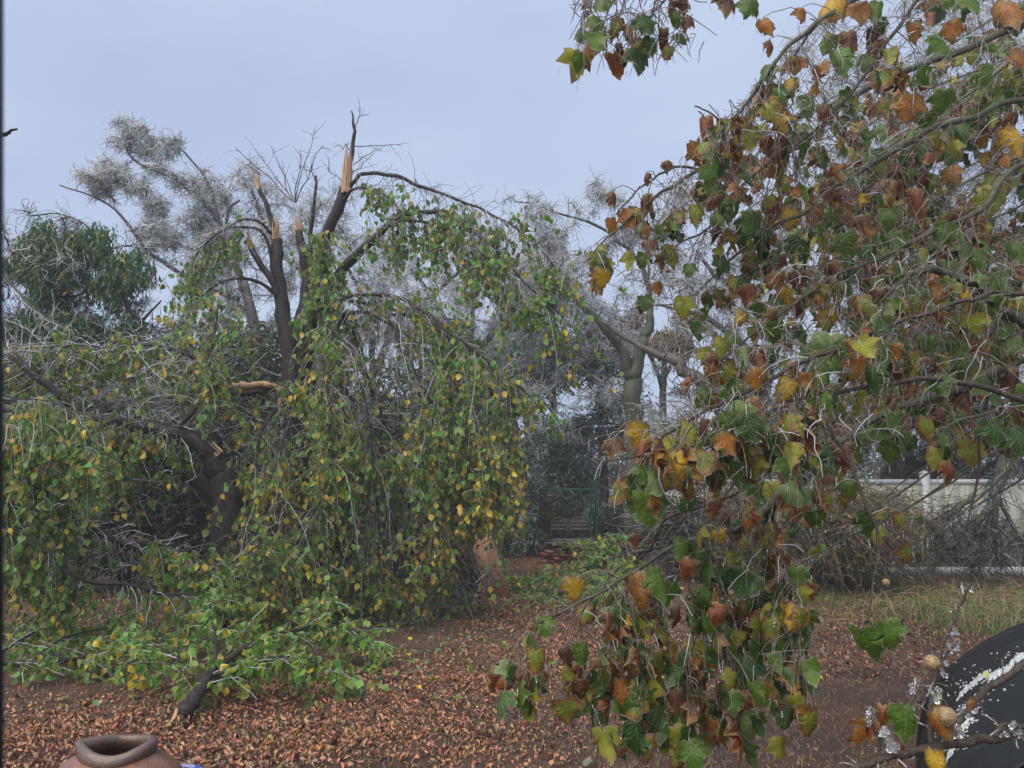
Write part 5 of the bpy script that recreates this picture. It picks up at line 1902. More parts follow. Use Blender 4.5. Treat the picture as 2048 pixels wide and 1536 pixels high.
# ================================================================== the sycamore in front
SY = empty('sycamore_tree', (5.2, 5.0, 0), 'big sycamore whose iced boughs with lobed green and rust leaves sweep in from the right', 'tree')
tk = Limb([(2700, 2400, 5.0, 120), (2720, 1500, 5.0, 115), (2700, 900, 5.0, 105), (2660, 300, 5.2, 90), (2600, -300, 5.4, 70)], 5, .02)
tk.p[0][2] = -.1
tk.mesh('trunk', M['bark_syc'], SY)
SP = [
    [(2660, 300, 5.2, 40), (2200, -160, 4.4, 16), (1900, -90, 4.0, 12), (1716, 0, 3.8, 10), (1640, 42, 3.7, 9), (1580, 92, 3.65, 9), (1530, 150, 3.6, 8), (1500, 195, 3.6, 7), (1455, 250, 3.55, 6), (1430, 232, 3.5, 4), (1392, 212, 3.5, 3)],
    [(1640, 42, 3.7, 7), (1600, 95, 3.7, 6), (1560, 160, 3.7, 6), (1552, 200, 3.7, 6), (1565, 260, 3.7, 5), (1592, 290, 3.7, 5), (1640, 250, 3.7, 6), (1700, 190, 3.8, 7), (1780, 80, 3.9, 9), (1860, -40, 4.0, 11)],
    [(2660, 420, 5.2, 44), (2250, 40, 4.8, 20), (2060, 45, 4.7, 17), (1912, 106, 4.6, 15), (1780, 150, 4.5, 14), (1700, 195, 4.45, 13), (1600, 235, 4.4, 12), (1530, 268, 4.35, 11), (1469, 303, 4.3, 10), (1400, 340, 4.25, 8), (1348, 368, 4.2, 7), (1300, 400, 4.2, 6), (1255, 440, 4.2, 5), (1185, 505, 4.2, 3)],
    [(1400, 340, 4.25, 6), (1350, 335, 4.2, 5), (1310, 352, 4.2, 5), (1270, 385, 4.2, 4), (1230, 430, 4.2, 3)],
    [(2660, 600, 5.2, 40), (2250, 210, 4.9, 17), (2048, 200, 4.8, 13), (1940, 235, 4.7, 12), (1850, 262, 4.6, 12), (1760, 320, 4.55, 10), (1680, 370, 4.5, 9), (1600, 430, 4.4, 8), (1520, 470, 4.4, 6), (1440, 540, 4.35, 4), (1370, 600, 4.3, 3), (1290, 612, 4.3, 2)],
    [(1700, 195, 4.45, 8), (1650, 250, 4.4, 7), (1600, 290, 4.3, 7), (1545, 320, 4.3, 6), (1480, 380, 4.2, 5), (1440, 440, 4.2, 4), (1390, 470, 4.2, 4), (1340, 505, 4.15, 3), (1305, 555, 4.1, 2)],
    [(2660, 640, 5.2, 40), (2250, 330, 4.6, 16), (2048, 330, 4.5, 12), (1960, 420, 4.4, 11), (1850, 470, 4.3, 10), (1750, 520, 4.2, 9), (1660, 560, 4.15, 8), (1570, 620, 4.1, 7), (1480, 690, 4.05, 5), (1400, 760, 4.0, 4)],
    [(1840, 268, 4.6, 7), (1800, 330, 4.5, 6), (1760, 380, 4.4, 6), (1700, 440, 4.3, 5), (1640, 540, 4.2, 4), (1600, 640, 4.1, 3)],
    [(2660, 900, 5.0, 50), (2300, 760, 4.4, 30), (2048, 650, 4.0, 22), (1990, 610, 3.95, 20), (1950, 570, 3.9, 19), (1900, 548, 3.9, 17), (1840, 540, 3.85, 15), (1800, 560, 3.8, 8), (1760, 610, 3.75, 5)],
    [(2120, 590, 4.0, 14), (2000, 585, 3.7, 9), (1950, 600, 3.6, 9), (1844, 628, 3.5, 9), (1760, 660, 3.4, 9), (1690, 690, 3.35, 9), (1598, 730, 3.3, 8), (1519, 771, 3.25, 8), (1450, 805, 3.2, 7), (1380, 838, 3.2, 6), (1330, 870, 3.15, 5), (1290, 905, 3.1, 4)],
    [(2300, 900, 4.2, 16), (2040, 800, 3.6, 12), (1900, 760, 3.5, 11), (1760, 770, 3.4, 10), (1640, 790, 3.35, 9), (1584, 804, 3.3, 9), (1539, 830, 3.25, 9), (1500, 850, 3.25, 8), (1464, 864, 3.2, 8), (1399, 893, 3.2, 7), (1348, 903, 3.15, 5), (1280, 912, 3.15, 4), (1213, 921, 3.1, 3)],
    [(2400, 620, 4.6, 24), (2040, 720, 4.3, 20), (1920, 780, 4.2, 18), (1772, 822, 4.1, 16), (1690, 880, 4.0, 16), (1640, 925, 3.95, 17), (1590, 960, 3.9, 18), (1550, 1000, 3.85, 19), (1515, 1040, 3.8, 17), (1470, 1060, 3.75, 11), (1400, 1075, 3.7, 10), (1330, 1105, 3.65, 9), (1270, 1145, 3.6, 7), (1200, 1185, 3.55, 6), (1130, 1222, 3.5, 5), (1085, 1260, 3.45, 3)],
    [(1550, 1000, 3.85, 12), (1535, 1060, 3.85, 11), (1525, 1120, 3.85, 8), (1500, 1190, 3.8, 6), (1470, 1290, 3.75, 4), (1480, 1380, 3.7, 3)],
    [(1632, 832, 3.5, 8), (1662, 870, 3.45, 8), (1690, 905, 3.4, 8), (1720, 975, 3.35, 8), (1745, 1028, 3.3, 8), (1757, 1075, 3.3, 7), (1752, 1130, 3.28, 5), (1742, 1190, 3.25, 4), (1738, 1245, 3.2, 3)],
    [(1300, 1100, 3.65, 6), (1330, 1040, 3.6, 6), (1400, 1010, 3.6, 6), (1470, 990, 3.65, 7), (1540, 940, 3.7, 8), (1600, 900, 3.8, 10)],
    [(1340, 1095, 3.65, 6), (1375, 1160, 3.6, 5), (1385, 1240, 3.55, 4), (1365, 1340, 3.5, 3), (1370, 1440, 3.5, 2)],
    [(1250, 1150, 3.6, 5), (1250, 1200, 3.55, 4), (1235, 1290, 3.5, 4), (1222, 1400, 3.5, 3), (1215, 1450, 3.5, 2)],
    [(1400, 1075, 3.7, 6), (1440, 1150, 3.65, 5), (1430, 1230, 3.6, 4), (1450, 1310, 3.6, 3), (1440, 1430, 3.6, 2)],
    [(1515, 1040, 3.8, 7), (1560, 1110, 3.7, 5), (1590, 1180, 3.6, 4), (1600, 1260, 3.5, 3), (1590, 1330, 3.5, 2)],
    [(1190, 1190, 3.55, 4), (1160, 1230, 3.5, 4), (1165, 1300, 3.5, 3), (1150, 1370, 3.45, 2)],
    [(1140, 1215, 3.5, 4), (1095, 1235, 3.45, 4), (1065, 1262, 3.4, 3), (1058, 1310, 3.4, 2)],
    [(1300, 1120, 3.6, 4), (1320, 1210, 3.55, 4), (1290, 1300, 3.5, 3), (1300, 1400, 3.5, 2)],
    [(1190, -120, 3.0, 5), (1200, -50, 3.0, 4), (1176, 0, 3.0, 3), (1160, 50, 3.0, 2)],
    [(1262, -120, 3.0, 5), (1252, -20, 3.0, 4), (1243, 20, 3.0, 3), (1232, 70, 3.0, 2)],
    [(1345, -120, 3.0, 6), (1338, -20, 3.0, 5), (1315, 18, 3.0, 4), (1290, 48, 3.0, 3), (1275, 80, 3.0, 2)],
    [(1338, 0, 3.0, 4), (1350, 20, 3.0, 3), (1370, 40, 3.0, 2)],
    [(2200, -260, 3.9, 20), (1700, -240, 3.4, 12), (1345, -130, 3.05, 8), (1180, -140, 3.0, 5)],
    [(1500, 930, 3.9, 5), (1440, 1000, 3.75, 5), (1390, 1000, 3.6, 4), (1330, 950, 3.4, 3), (1300, 900, 3.2, 3)],
    [(2300, 1000, 4.4, 14), (2080, 800, 4.2, 10), (1960, 830, 4.1, 8), (1900, 850, 4.1, 6), (1870, 900, 4.0, 4)],
    [(1857, 780, 4.1, 6), (1860, 830, 4.1, 5), (1905, 860, 4.0, 4), (1900, 930, 4.0, 3)],
    [(1985, 760, 4.3, 6), (1960, 860, 4.3, 6), (1955, 960, 4.3, 5), (1930, 1060, 4.2, 3)],
    [(1470, 303, 4.3, 6), (1440, 290, 4.2, 5), (1415, 250, 4.1, 4), (1398, 220, 4.1, 3)],
]
# deeper boughs of the same crown
for k in range(26):
    u0, v0 = 2250 + rng.uniform(0, 150), -150 + k * 38 + rng.uniform(-40, 40)
    Yk = rng.uniform(5.2, 7.8)
    ln = rng.uniform(500, 900)
    an = rng.uniform(.32, .62)
    pth = []
    for t in np.linspace(0, 1, 6):
        pth.append((u0 - ln * t * math.cos(an) * 1.1, v0 + ln * t * math.sin(an) * (1 + .25 * t) + rng.normal(0, 12), Yk - .5 * t, max(2.5, (9 - 7 * t) * 5.5 / Yk)))
    SP.append(pth)
M['bark_brown'] = bark_mat('brown_bark', (.055, .040, .030), (.15, .115, .085), 60, .15)
SL = [Limb(p_, 5, .006) for p_ in SP]
for l in SL:
    l.mesh('limb', M['bark_syc'] if l.r[len(l.r) // 3] > .010 else M['bark_brown'], SY)

HERO = """1673,123,60,g;1775,157,58,x;1700,82,55,b;1745,106,50,b;1536,147,42,g;1526,181,40,b;1519,53,40,o;1533,92,32,r;1410,253,62,r;1392,304,56,o;1447,256,42,y
1423,284,42,b;1468,335,66,b;1447,397,74,d;1481,417,52,g;1621,212,52,g;1710,219,64,d;1782,229,74,x;1820,212,62,o;1738,126,40,g;1871,92,60,g;1909,58,46,o;1892,198,50,g
2015,27,72,o;2025,280,76,a;1834,400,66,r;1940,448,70,b;1892,465,50,g;1981,397,62,y;1734,448,46,b;1724,489,62,g;1693,489,58,g;1649,383,62,b;1690,393,56,b;1553,417,62,r
1628,420,52,o;1587,434,52,a;1509,445,56,g;1540,472,56,d;1693,359,42,v;1670,20,72,a;1710,25,62,o;1461,8,56,b;1502,15,50,g;1875,15,52,o;1930,12,54,g;1176,15,36,b;1209,12,46,g
1167,73,38,d;1194,51,42,g;1226,54,46,x;1201,85,44,x;1240,98,32,b;1265,63,38,o;1284,93,40,x;1301,88,38,d;1326,73,46,b;1352,39,34,g;1382,46,34,b;1362,80,32,g;1348,10,34,b
1375,8,28,b;1338,102,30,x;1222,397,38,b;1290,405,42,b;1252,435,46,o;1219,449,32,o;1284,429,28,y;1345,449,32,g;1331,332,26,b;1292,353,18,b;1386,388,24,b;1392,426,42,y
1427,440,32,g;1310,493,36,b;1319,520,32,b;1290,520,34,g;1345,508,44,y;1383,540,30,g;1196,520,38,y;1219,528,28,y;1208,555,42,a;1298,461,24,o;1292,605,34,v;1278,613,20,b
1313,575,28,o;1369,610,44,y;1448,528,34,g;1451,692,38,y;1413,710,36,y;1427,730,40,r;1816,549,64,g;1994,583,86,g;2015,640,74,g;1669,700,80,v;1622,710,52,g;1632,754,58,g
1673,740,48,g;1803,703,48,v;1762,703,46,g;1858,693,46,v;1902,706,62,g;1834,724,52,g;1745,751,58,d;1714,724,48,o;1581,778,56,a;1608,819,52,g;1488,830,58,g;1454,843,46,g
1454,744,58,x;1516,758,52,o;1502,713,56,r;1430,727,46,b;1410,710,36,y;1522,655,34,x;1557,662,48,g;1498,587,46,r;1594,559,44,b;1488,635,38,a;1574,587,46,a;1656,635,44,a
1604,611,42,b;1728,614,64,x;1762,597,48,b;1796,618,52,b;1546,635,40,b;1881,607,52,g;1950,648,48,y;1967,782,62,g;1926,799,46,b;2032,758,54,b;1857,853,48,x;1796,843,52,g
1895,836,42,b;1895,939,44,r;1669,918,48,b;1663,949,54,g;1717,874,38,g;1413,853,44,b;1444,891,42,o;1437,918,30,g;1457,939,44,b;1379,942,58,a;1350,950,54,a;1285,870,62,a
1340,930,66,a;1290,1005,80,g;1440,1010,54,r;1615,1015,68,g;1665,1000,48,x;1735,1045,58,d;1800,1040,40,x;1845,1045,30,g;1820,1105,44,x;1380,1125,42,b;1265,1175,68,o;1310,1160,60,g
1340,1185,48,g;1155,1175,48,a;1085,1250,40,g;1055,1285,32,y;1075,1315,54,x;1125,1310,40,b;1165,1305,44,g;1125,1420,54,x;1155,1375,48,b;1185,1400,54,g;1240,1380,58,o;1300,1405,60,g
1265,1470,62,d;1300,1470,52,b;1370,1430,48,g;1420,1430,62,g;1490,1330,74,d;1430,1240,66,g;1470,1240,58,x;1520,1150,52,x;1580,1165,54,b;1600,1150,44,g;1570,1265,88,g;1600,1258,70,g
1718,1290,74,g;1766,1265,58,g;1752,1275,50,b;1350,1330,48,d;1560,1350,46,g;1540,1400,50,g;1270,1080,28,b;1480,1120,38,g;1365,1095,46,g;1420,1070,40,g;1650,1000,46,r;1700,900,40,b
1210,1240,36,b;1255,1250,34,a;1290,1260,40,g;1330,1280,36,b;1400,1330,44,d;1345,1400,46,b;1460,1400,44,g;1520,1300,40,d;1390,1200,50,g;1360,1230,36,b;1240,1320,40,g;1200,1330,36,b
1780,900,44,g;1835,885,40,d;1945,905,44,y;1985,860,54,d;2030,880,60,d;1755,860,44,g;2000,700,62,g;1930,740,50,g;1870,770,44,d;1560,560,36,o;1610,500,44,g;1655,540,40,b;1780,480,44,g
1850,310,40,b;1895,350,40,o;1960,520,50,g;1930,500,40,d;2030,500,46,g;1980,150,50,g;2035,120,50,o;1820,60,44,o;1760,20,44,g;1600,30,36,o;1640,140,32,o;1590,170,34,y"""
H = []
for row in HERO.replace('\n', ';').split(';'):
    a_ = row.split(',')
    if len(a_) == 4:
        H.append((float(a_[0]), float(a_[1]), float(a_[2]), a_[3]))
LPp = np.vstack([l.p for l in SL])
LPr = np.concatenate([l.r for l in SL])
lu, lv, ld = proj(LPp)
near = (ld < 5.0) & (ld > 2)
conn = []
tips = []
SYP, SYM_, SYS, SYC_, SYK = [], [], [], [], []
for (hu, hv, hs, hk) in H:
    top_v = hv - hs * .42
    dd = np.hypot(lu - hu, (lv - top_v)) + np.where(lv > top_v + 10, (lv - top_v) * 1.2, 0)
    dd = np.where(near, dd, 1e9)
    i_ = np.argmin(dd)
    Y_ = LPp[i_, 1] + rng.uniform(-.12, .06)
    real = hs * 1.14 * Y_ / FPX
    real = np.clip(real, .07, .26)
    b_ = P(hu + rng.normal(0, 3), top_v, Y_)
    D = nrm(np.array([rng.normal(0, .22), rng.normal(0, .22), -1.]))
    Nn = nrm(np.array([rng.normal(0, .45), -1, rng.normal(.15, .25)]))
    R_ = frames(D[None], Nn[None])[0]
    brown = hk in 'br'
    kk_ = int(rng.integers(8, 13)) if brown else int(rng.integers(0, 8))
    c_ = np.array(COL[hk])
    c_[:3] *= rng.uniform(.8, 1.2)
    SYP.append(b_)
    SYM_.append(R_)
    SYS.append(real)
    SYC_.append(c_)
    SYK.append(kk_)
    a0 = LPp[i_]
    t = np.linspace(0, 1, 7)[:, None]
    gap = np.linalg.norm(b_ - a0)
    conn.append(a0 * (1 - t) + b_ * t + np.array([0, 0, 1]) * .18 * gap * np.sin(np.pi * t) + rng.normal(0, .012 * gap + .001, (7, 3)) * np.sin(np.pi * t))
nh = len(H)
conn = np.array(conn)
bag = Bag()
ice = Bag()
strands_to(bag, conn, .0032, .0016, twig_tint(nh, .1, (.16, .11, .07)), 4)

# side twigs on every bough with their own leaves
nearL = SL[:32]
deepL = SL[32:]


def keep_uv(p_):
    """the crown ends where the open sky shows"""
    u_, v_, d_ = proj(p_)
    sky_ = (u_ < 1440 - (v_ - 240) * .9) & (v_ < 480) & ~((u_ > 1150) & (u_ < 1400) & (v_ < 110))
    edge = (v_ < 240) & (u_ < 1690 - v_ * 1.05) & ~((u_ > 1150) & (u_ < 1400) & (v_ < 110))
    lowr = (v_ > 1060) & (u_ > 1640)
    lowr2 = (v_ > 900) & (u_ > 1680) & (rng.random(len(u_)) < .8)
    lowl = (v_ > 1000) & (u_ < 1300 - (v_ - 1000) * .0) & (v_ < 1130)
    leftmid = (u_ < 1330) & (v_ > 560) & (v_ < 860)
    lowb = v_ > 1490
    lowr3 = (v_ > 900) & (u_ > 1700) & ~((u_ < 1780) & (v_ < 1300))
    glider = (u_ > 1040) & (u_ < 1215) & (v_ > 930) & (v_ < 1150)
    return ~(sky_ | edge | lowr | lowl | leftmid | lowb | lowr2 | lowr3 | glider)


def syc_twigs(limbs, n, l0, l1, m, smin, smax, t0=.25, r=.0035, leafprob=.6):
    P0, D0 = limb_starts(limbs, n, t0, 1)
    D0 = nrm(D0 * .9 + rng.normal(0, .5, D0.shape) + (0, 0, -.12))
    St = grow(P0, D0, rng.uniform(l0, l1, n), 7, .16, .16)
    _, sv, _ = proj(St[:, 3])
    ok = keep_uv(St[:, -1]) & keep_uv(St[:, 3]) & ((sv < 930) | (rng.random(len(sv)) < .45))
    St = St[ok]
    strands_to(bag, St, r, .0018, twig_tint(len(St), .05, (.12, .09, .065)))
    p_, d_ = along(St, m, .2)
    q = grow(p_, nrm(d_ * .3 + rng.normal(0, .6, d_.shape) + (0, 0, -.3)), rng.uniform(.04, .10, len(p_)), 4, .5, .15)
    strands_to(bag, q, .002, .0013, twig_tint(len(q), .22, (.20, .14, .08)))
    s_ = (rng.random(len(q)) < leafprob) & keep_uv(q[:, -1])
    return St, q[s_][:, -1], q[~s_][:, -1]


St1, lp1, bp1 = syc_twigs(nearL, 560, .10, .40, 3, 0, 0, .3, leafprob=.55)
St2, lp2, bp2 = syc_twigs(deepL, 1500, .2, .7, 3, 0, 0, .2, leafprob=.62)
lowL = [SL[k] for k in (12, 15, 16, 17, 18, 21)]
St3, lp3, bp3 = syc_twigs(lowL, 260, .10, .35, 3, 0, 0, .1, leafprob=.75)
for lp_, s0, s1 in ((lp1, .07, .13), (lp2, .09, .17), (lp3, .08, .14)):
    n_ = len(lp_)
    cc, kk_ = syc_cols(n_)
    Fm = hang_frames(n_, 1, .3)
    for a_ in range(n_):
        SYP.append(lp_[a_])
        SYM_.append(Fm[a_])
        SYS.append(rng.uniform(s0, s1))
        SYC_.append(cc[a_])
        SYK.append(int(rng.integers(8, 13)) if kk_[a_] >= 7 else int(rng.integers(0, 8)))
# fine spurs that give the iced haze of the crown
Pf, Df = limb_starts(SL[:26] + deepL, 8000, .1, 1)
Pf = Pf + rng.normal(0, .16, Pf.shape)
Sf = grow(Pf, nrm(rng.normal(0, .8, Pf.shape) + (-.3, 0, -.3)), rng.uniform(.05, .24, len(Pf)), 5, .3, .35)
_, fv, _ = proj(Sf[:, 2])
Sf = Sf[keep_uv(Sf[:, 2]) & ((fv < 880) | (rng.random(len(fv)) < .12))]
strands_to(bag, Sf, .0024, .0015, twig_tint(len(Sf), .15, (.11, .085, .065)))
tag(bag.build('twigs', M['stwig'], SY), kind='stuff')

SYP, SYM_, SYS, SYC_, SYK = np.array(SYP), np.array(SYM_), np.array(SYS), np.array(SYC_), np.array(SYK)
extra = pick_front(SYP[nh:], 300 - nh if nh < 300 else 0, 30) + nh if nh < 300 else np.array([], int)
single = np.zeros(len(SYP), bool)
single[:min(nh, 300)] = True
single[extra] = True
lb = Bag()
for t in range(8):
    s_ = ~single & (SYK < 8) & (np.arange(len(SYK)) % 8 == t)
    scatter(lb, SYCLO[t % 5], SYP[s_], SYM_[s_], SYS[s_], SYC_[s_])
    s_ = ~single & (SYK >= 8) & (np.arange(len(SYK)) % 8 == t)
    scatter(lb, SYCLO[5 + t % 3], SYP[s_], SYM_[s_], SYS[s_], SYC_[s_])
tag(lb.build('foliage', M['syc_t'], SY), kind='stuff')
for i_ in np.where(single)[0]:
    leaf_obj(SYCM[SYK[i_]], SYP[i_], SYM_[i_], SYS[i_], SYC_[i_], SY)

# icicles: on leaf points, and hanging from boughs and twigs
ip, il = [], []
for i_ in range(len(SYP)):
    if i_ >= nh and rng.random() < .45:
        continue
    Vt = SYC[SYK[i_]][0]
    cand = np.array([27 // 2 + 1, 7, 20, 5, 22, 9, 18])
    cand = np.clip(cand, 0, 27)
    for c_ in cand[:5 if i_ < nh else 3]:
        ip.append(SYP[i_] + SYM_[i_] @ (Vt[c_] * SYS[i_]))
        il.append(rng.uniform(.012, .040))
p_, d_ = limb_starts(SL[:32], 1500, .2, 1)
ip += list(p_)
il += list(rng.uniform(.008, .028, len(p_)))
p_, d_ = limb_starts(deepL, 1400, .2, 1)
ip += list(p_)
il += list(rng.uniform(.015, .05, len(p_)))
for s_ in (St1, St2, St3):
    p_, d_ = along(s_, 4, .1)
    ip += list(p_)
    il += list(rng.uniform(.008, .035, len(p_)))
ip = np.array(ip)
il = np.array(il)
Sx = grow(ip, np.tile([[0, 0, -1.]], (len(ip), 1)) + rng.normal(0, .25, (len(ip), 3)), il, 4, .4, .12)
rr = np.clip(il * .085, .0012, .0028)
far = np.clip(ip[:, 1] / 3.8, 1, 1.7)
V, F = tubes(Sx, (rr * far)[:, None] * np.array([[1, .9, .7, .25]]), 4)
ice.add(V, F)
# drops frozen on the twigs
tag(ice.build('icicles', M['ice'], SY), kind='stuff')

# seed balls
M['ball'] = simple('seed_ball', (.16, .10, .045), (.36, .25, .11), 120, .6, 1.0, .006, coat=.5)


def ball(u_, v_, Y_, dpx, parent, stalk=None):
    n1, n2 = 18, 12
    th_ = np.linspace(0, np.pi, n2)
    ph_ = np.arange(n1) * 2 * np.pi / n1
    r_ = dpx * Y_ / FPX / 2
    V_ = np.stack([np.sin(th_)[:, None] * np.cos(ph_), np.sin(th_)[:, None] * np.sin(ph_), np.repeat(np.cos(th_)[:, None], n1, 1)], -1)
    V_ = V_ * r_ * (1 + rng.normal(0, .03, V_.shape[:2] + (1,)))
    k_ = (np.arange(n2 - 1) * n1)[:, None]
    j_ = np.arange(n1)[None]
    F_ = np.stack([k_ + j_, k_ + n1 + j_, k_ + n1 + (j_ + 1) % n1, k_ + (j_ + 1) % n1], -1).reshape(-1, 4)
    c_ = P(u_, v_, Y_)
    ob_ = mk('seed_ball', V_.reshape(-1, 3) + c_, F_, M['ball'], parent)
    a_ = P(*stalk) if stalk else c_ + (rng.normal(0, .01), 0, .09)
    t = np.linspace(0, 1, 6)[:, None]
    q = a_ * (1 - t) + (c_ + (0, 0, r_ * .9)) * t + rng.normal(0, .002, (6, 3)) * np.sin(np.pi * t)
    V_, F_ = tubes(q[None], np.full((1, 6), .0014), 5)
    mk('stalk', V_, F_, M['bark_syc'], ob_)


for (a_, b_, Yb, dp) in ((1322, 543, 4.1, 9), (1336, 541, 4.1, 9), (1330, 458, 4.2, 10), (1569, 1042, 3.8, 13), (1462, 1186, 3.6, 12), (1258, 1256, 3.5, 12), (1193, 1255, 3.5, 10), (1330, 1298, 3.5, 10), (1772, 1165, 3.25, 15)):
    ball(a_, b_, Yb, dp, SY)

# ================================================================== broken bough low at the right
BB = empty('broken_bough', P(2048, 1470, 1.7), 'iced sycamore bough with round seed balls crossing in front of the black cover', 'branch')
bl = [
    [(2120, 1455, 1.75, 20), (2048, 1466, 1.72, 18), (1960, 1478, 1.70, 17), (1880, 1492, 1.68, 17), (1800, 1508, 1.66, 16), (1735, 1527, 1.65, 15), (1660, 1552, 1.64, 13), (1600, 1575, 1.64, 11)],
    [(1890, 1490, 1.68, 9), (1905, 1460, 1.70, 12), (1940, 1415, 1.73, 13), (1985, 1372, 1.76, 13), (2048, 1330, 1.8, 13), (2120, 1290, 1.85, 14)],
    [(1862, 1494, 1.68, 10), (1860, 1450, 1.70, 10), (1862, 1400, 1.72, 10), (1872, 1345, 1.74, 8), (1888, 1290, 1.76, 8), (1908, 1235, 1.78, 7), (1925, 1200, 1.8, 7), (1940, 1166, 1.8, 6)],
    [(1748, 1524, 1.65, 9), (1758, 1498, 1.66, 7), (1745, 1450, 1.67, 5), (1735, 1420, 1.68, 4)],
    [(1779, 1440, 1.70, 8), (1805, 1418, 1.71, 8), (1845, 1398, 1.72, 7), (1862, 1390, 1.72, 6)],
    [(1872, 1345, 1.74, 5), (1895, 1305, 1.75, 5), (1915, 1283, 1.76, 3)],
    [(1862, 1400, 1.72, 5), (1848, 1375, 1.72, 5), (1835, 1357, 1.72, 4), (1820, 1362, 1.72, 3)],
    [(1985, 1475, 1.7, 8), (2010, 1450, 1.7, 8), (2048, 1455, 1.7, 10)],
    [(1868, 1500, 1.66, 7), (1885, 1530, 1.64, 6), (1910, 1545, 1.63, 5)],
]
blL = [Limb(p_, 6, .002) for p_ in bl]
for l in blL:
    l.mesh('limb', M['bark_brown'], BB, sides=8, bark=.05)
tg = Bag()
Pt, Dt = limb_starts(blL, 46, .1, 1)
Stt = grow(Pt, nrm(Dt * .4 + rng.normal(0, .8, Pt.shape)), rng.uniform(.012, .05, 46), 4, .1, .3)
strands_to(tg, Stt, .0020, .0012, twig_tint(46, .1, (.16, .11, .07)), 5)
tag(tg.build('spurs', M['twig'], BB), kind='stuff')
for (u_, v_, Y_, s_, k_, kk_) in ((1730, 1478, 1.66, 62, 'o', 9), (1813, 1440, 1.66, 66, 'g', 2), (1862, 1450, 1.66, 60, 'o', 10), (1765, 1430, 1.70, 44, 'r', 11), (1868, 1520, 1.62, 50, 'a', 3), (1740, 1455, 1.68, 40, 'r', 12),
                                  (1875, 1428, 1.74, 34, 'o', 8), (1950, 1416, 1.72, 36, 'r', 9), (1878, 1398, 1.75, 26, 'y', 4), (1800, 1500, 1.70, 40, 'r', 11)):
    real = s_ * Y_ / FPX * 1.1
    b_ = P(u_, v_ - s_ * .42, Y_)
    R_ = frames(nrm(np.array([[rng.normal(0, .35), rng.normal(0, .3), -1.]])), nrm(np.array([[rng.normal(0, .4), -1, .2]])))[0]
    c_ = np.array(COL[k_])
    leaf_obj(SYCM[kk_], b_, R_, real, c_, BB)
for (u_, v_, Y_, dp, st_) in ((1864, 1326, 1.70, 31, (1866, 1300, 1.74)), (1893, 1434, 1.66, 38, (1890, 1400, 1.70))):
    ball(u_, v_, Y_, dp, BB, st_)
ib = Bag()


def lump(c_, r_, el=1.4, flat=1.0):
    n1, n2 = 10, 7
    th_ = np.linspace(0, np.pi, n2)
    ph_ = np.arange(n1) * 2 * np.pi / n1
    V_ = np.stack([np.sin(th_)[:, None] * np.cos(ph_), np.sin(th_)[:, None] * np.sin(ph_), np.repeat(np.cos(th_)[:, None], n1, 1)], -1)
    V_ = V_ * r_ * (1 + rng.normal(0, .16, V_.shape[:2] + (1,))) * (1, 1, el)
    V_ = V_.reshape(-1, 3) @ (rotx(rng.normal(0, .5)) @ roty(rng.normal(0, .6))).T
    k_ = (np.arange(n2 - 1) * n1)[:, None]
    j_ = np.arange(n1)[None]
    F_ = np.stack([k_ + j_, k_ + n1 + j_, k_ + n1 + (j_ + 1) % n1, k_ + (j_ + 1) % n1], -1).reshape(-1, 4)
    ib.add(V_ + c_, F_)


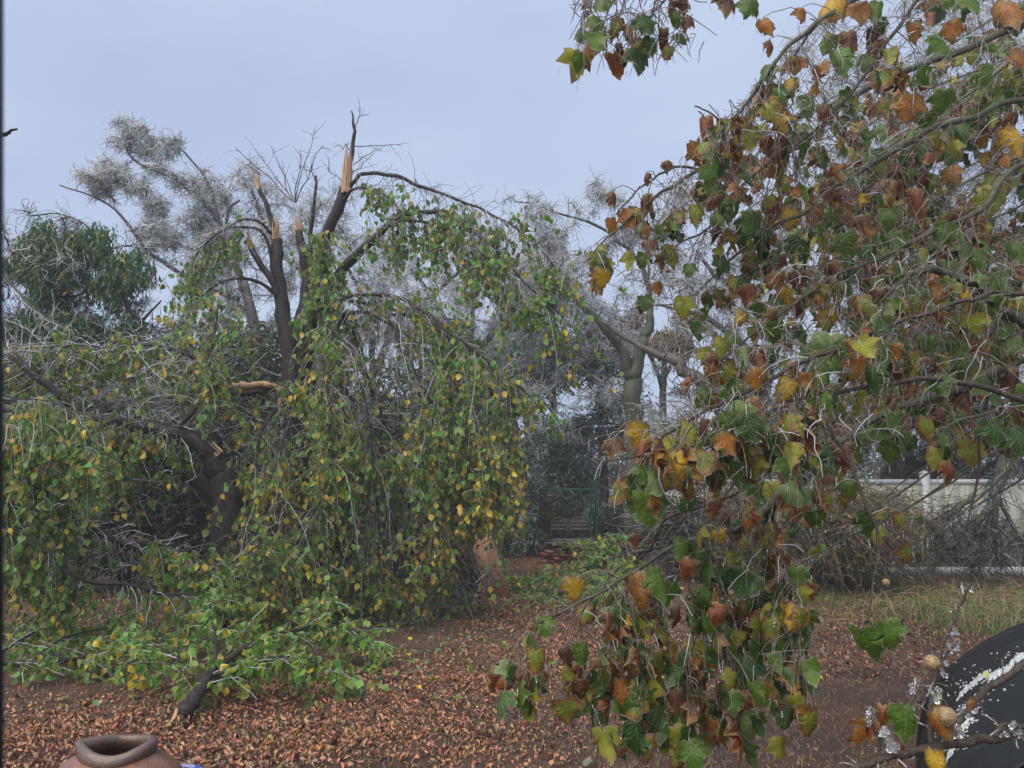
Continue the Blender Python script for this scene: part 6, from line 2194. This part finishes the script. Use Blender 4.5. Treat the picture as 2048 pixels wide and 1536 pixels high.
for (u_, v_, Y_, r_) in ((1775, 1478, 1.64, .017), (1785, 1490, 1.63, .013), (1768, 1462, 1.66, .010), (1912, 1265, 1.76, .010), (1902, 1290, 1.75, .010), (1893, 1310, 1.75, .009), (1742, 1430, 1.67, .011),
                         (1733, 1445, 1.67, .009), (2020, 1452, 1.69, .012), (2035, 1465, 1.69, .009), (1880, 1400, 1.7, .010), (1870, 1380, 1.7, .009), (1822, 1372, 1.7, .009), (1905, 1455, 1.67, .018), (1880, 1452, 1.68, .015),
                         (1935, 1425, 1.7, .013), (1890, 1350, 1.74, .008), (1585, 1512, 1.7, .012)):
    if u_ < 1600:
        continue
    for q_ in range(3):
        lump(P(u_, v_, Y_) + rng.normal(0, r_ * .45, 3), r_ * rng.uniform(.3, .6))
p_, d_ = limb_starts(blL, 170, .0, 1)
for x_ in p_:
    lump(x_ + rng.normal(0, .003, 3) - (0, 0, .004), rng.uniform(.0018, .0045), 1.6)
tag(ib.build('ice_lumps', M['ice'], BB), kind='stuff')

# iced twig poking in at the far left
lt = empty('iced_twig', P(-60, 480, 3.2), 'single white iced twig slanting down at the left in front of the leafy tree', 'twig')
l = Limb([(-160, 440, 3.3, 8), (-60, 500, 3.3, 7), (0, 545, 3.3, 6), (45, 595, 3.3, 5), (90, 635, 3.3, 4), (128, 655, 3.3, 3)], 6, .003)
l.mesh('stem', M['bark_syc'], lt)
gb = Bag()
p_, d_, _ = l.at(rng.uniform(.3, 1, 26))
q = grow(p_, np.tile([[-.6, -.1, -.7]], (26, 1)) + rng.normal(0, .25, (26, 3)), rng.uniform(.015, .05, 26), 5, .35, .1)
V, F = tubes(q, np.linspace(.0028, .0012, 5)[None].repeat(26, 0), 5)
gb.add(V, F)
V, F = tubes((l.p + (0, 0, -.004))[None], (l.r * .7)[None], 6)
gb.add(V, F)
tag(gb.build('ice_sleeve', M['crust'], lt), kind='stuff')
lt2 = Limb([(-120, 300, 2.6, 8), (-20, 272, 2.6, 7), (18, 264, 2.6, 6), (37, 256, 2.6, 4)], 6, .003)
lt2r = empty('dark_twig', lt2.p[0], 'short dark twig end poking in from the left against the sky', 'twig')
lt2.mesh('stem', M['bark'], lt2r)
Limb([(-10, 274, 2.6, 4), (8, 272, 2.6, 4), (22, 266, 2.6, 2)], 5, .002).mesh('fork', M['bark'], lt2r)

# thin mist in the yard
hz = Bag()
hz.box((0, 33, 8.9), (150, 90, 20.2))
hm = bpy.data.materials.new('mist')
hm.use_nodes = True
hn = hm.node_tree
hn.nodes.clear()
ho = hn.nodes.new('ShaderNodeOutputMaterial')
hv = hn.nodes.new('ShaderNodeVolumePrincipled')
hv.inputs['Color'].default_value = (.86, .90, .97, 1)
hv.inputs['Density'].default_value = .0030
hn.links.new(hv.outputs[0], ho.inputs['Volume'])
hob = hz.build('haze', hm, smooth=False)
tag(hob, kind='stuff')
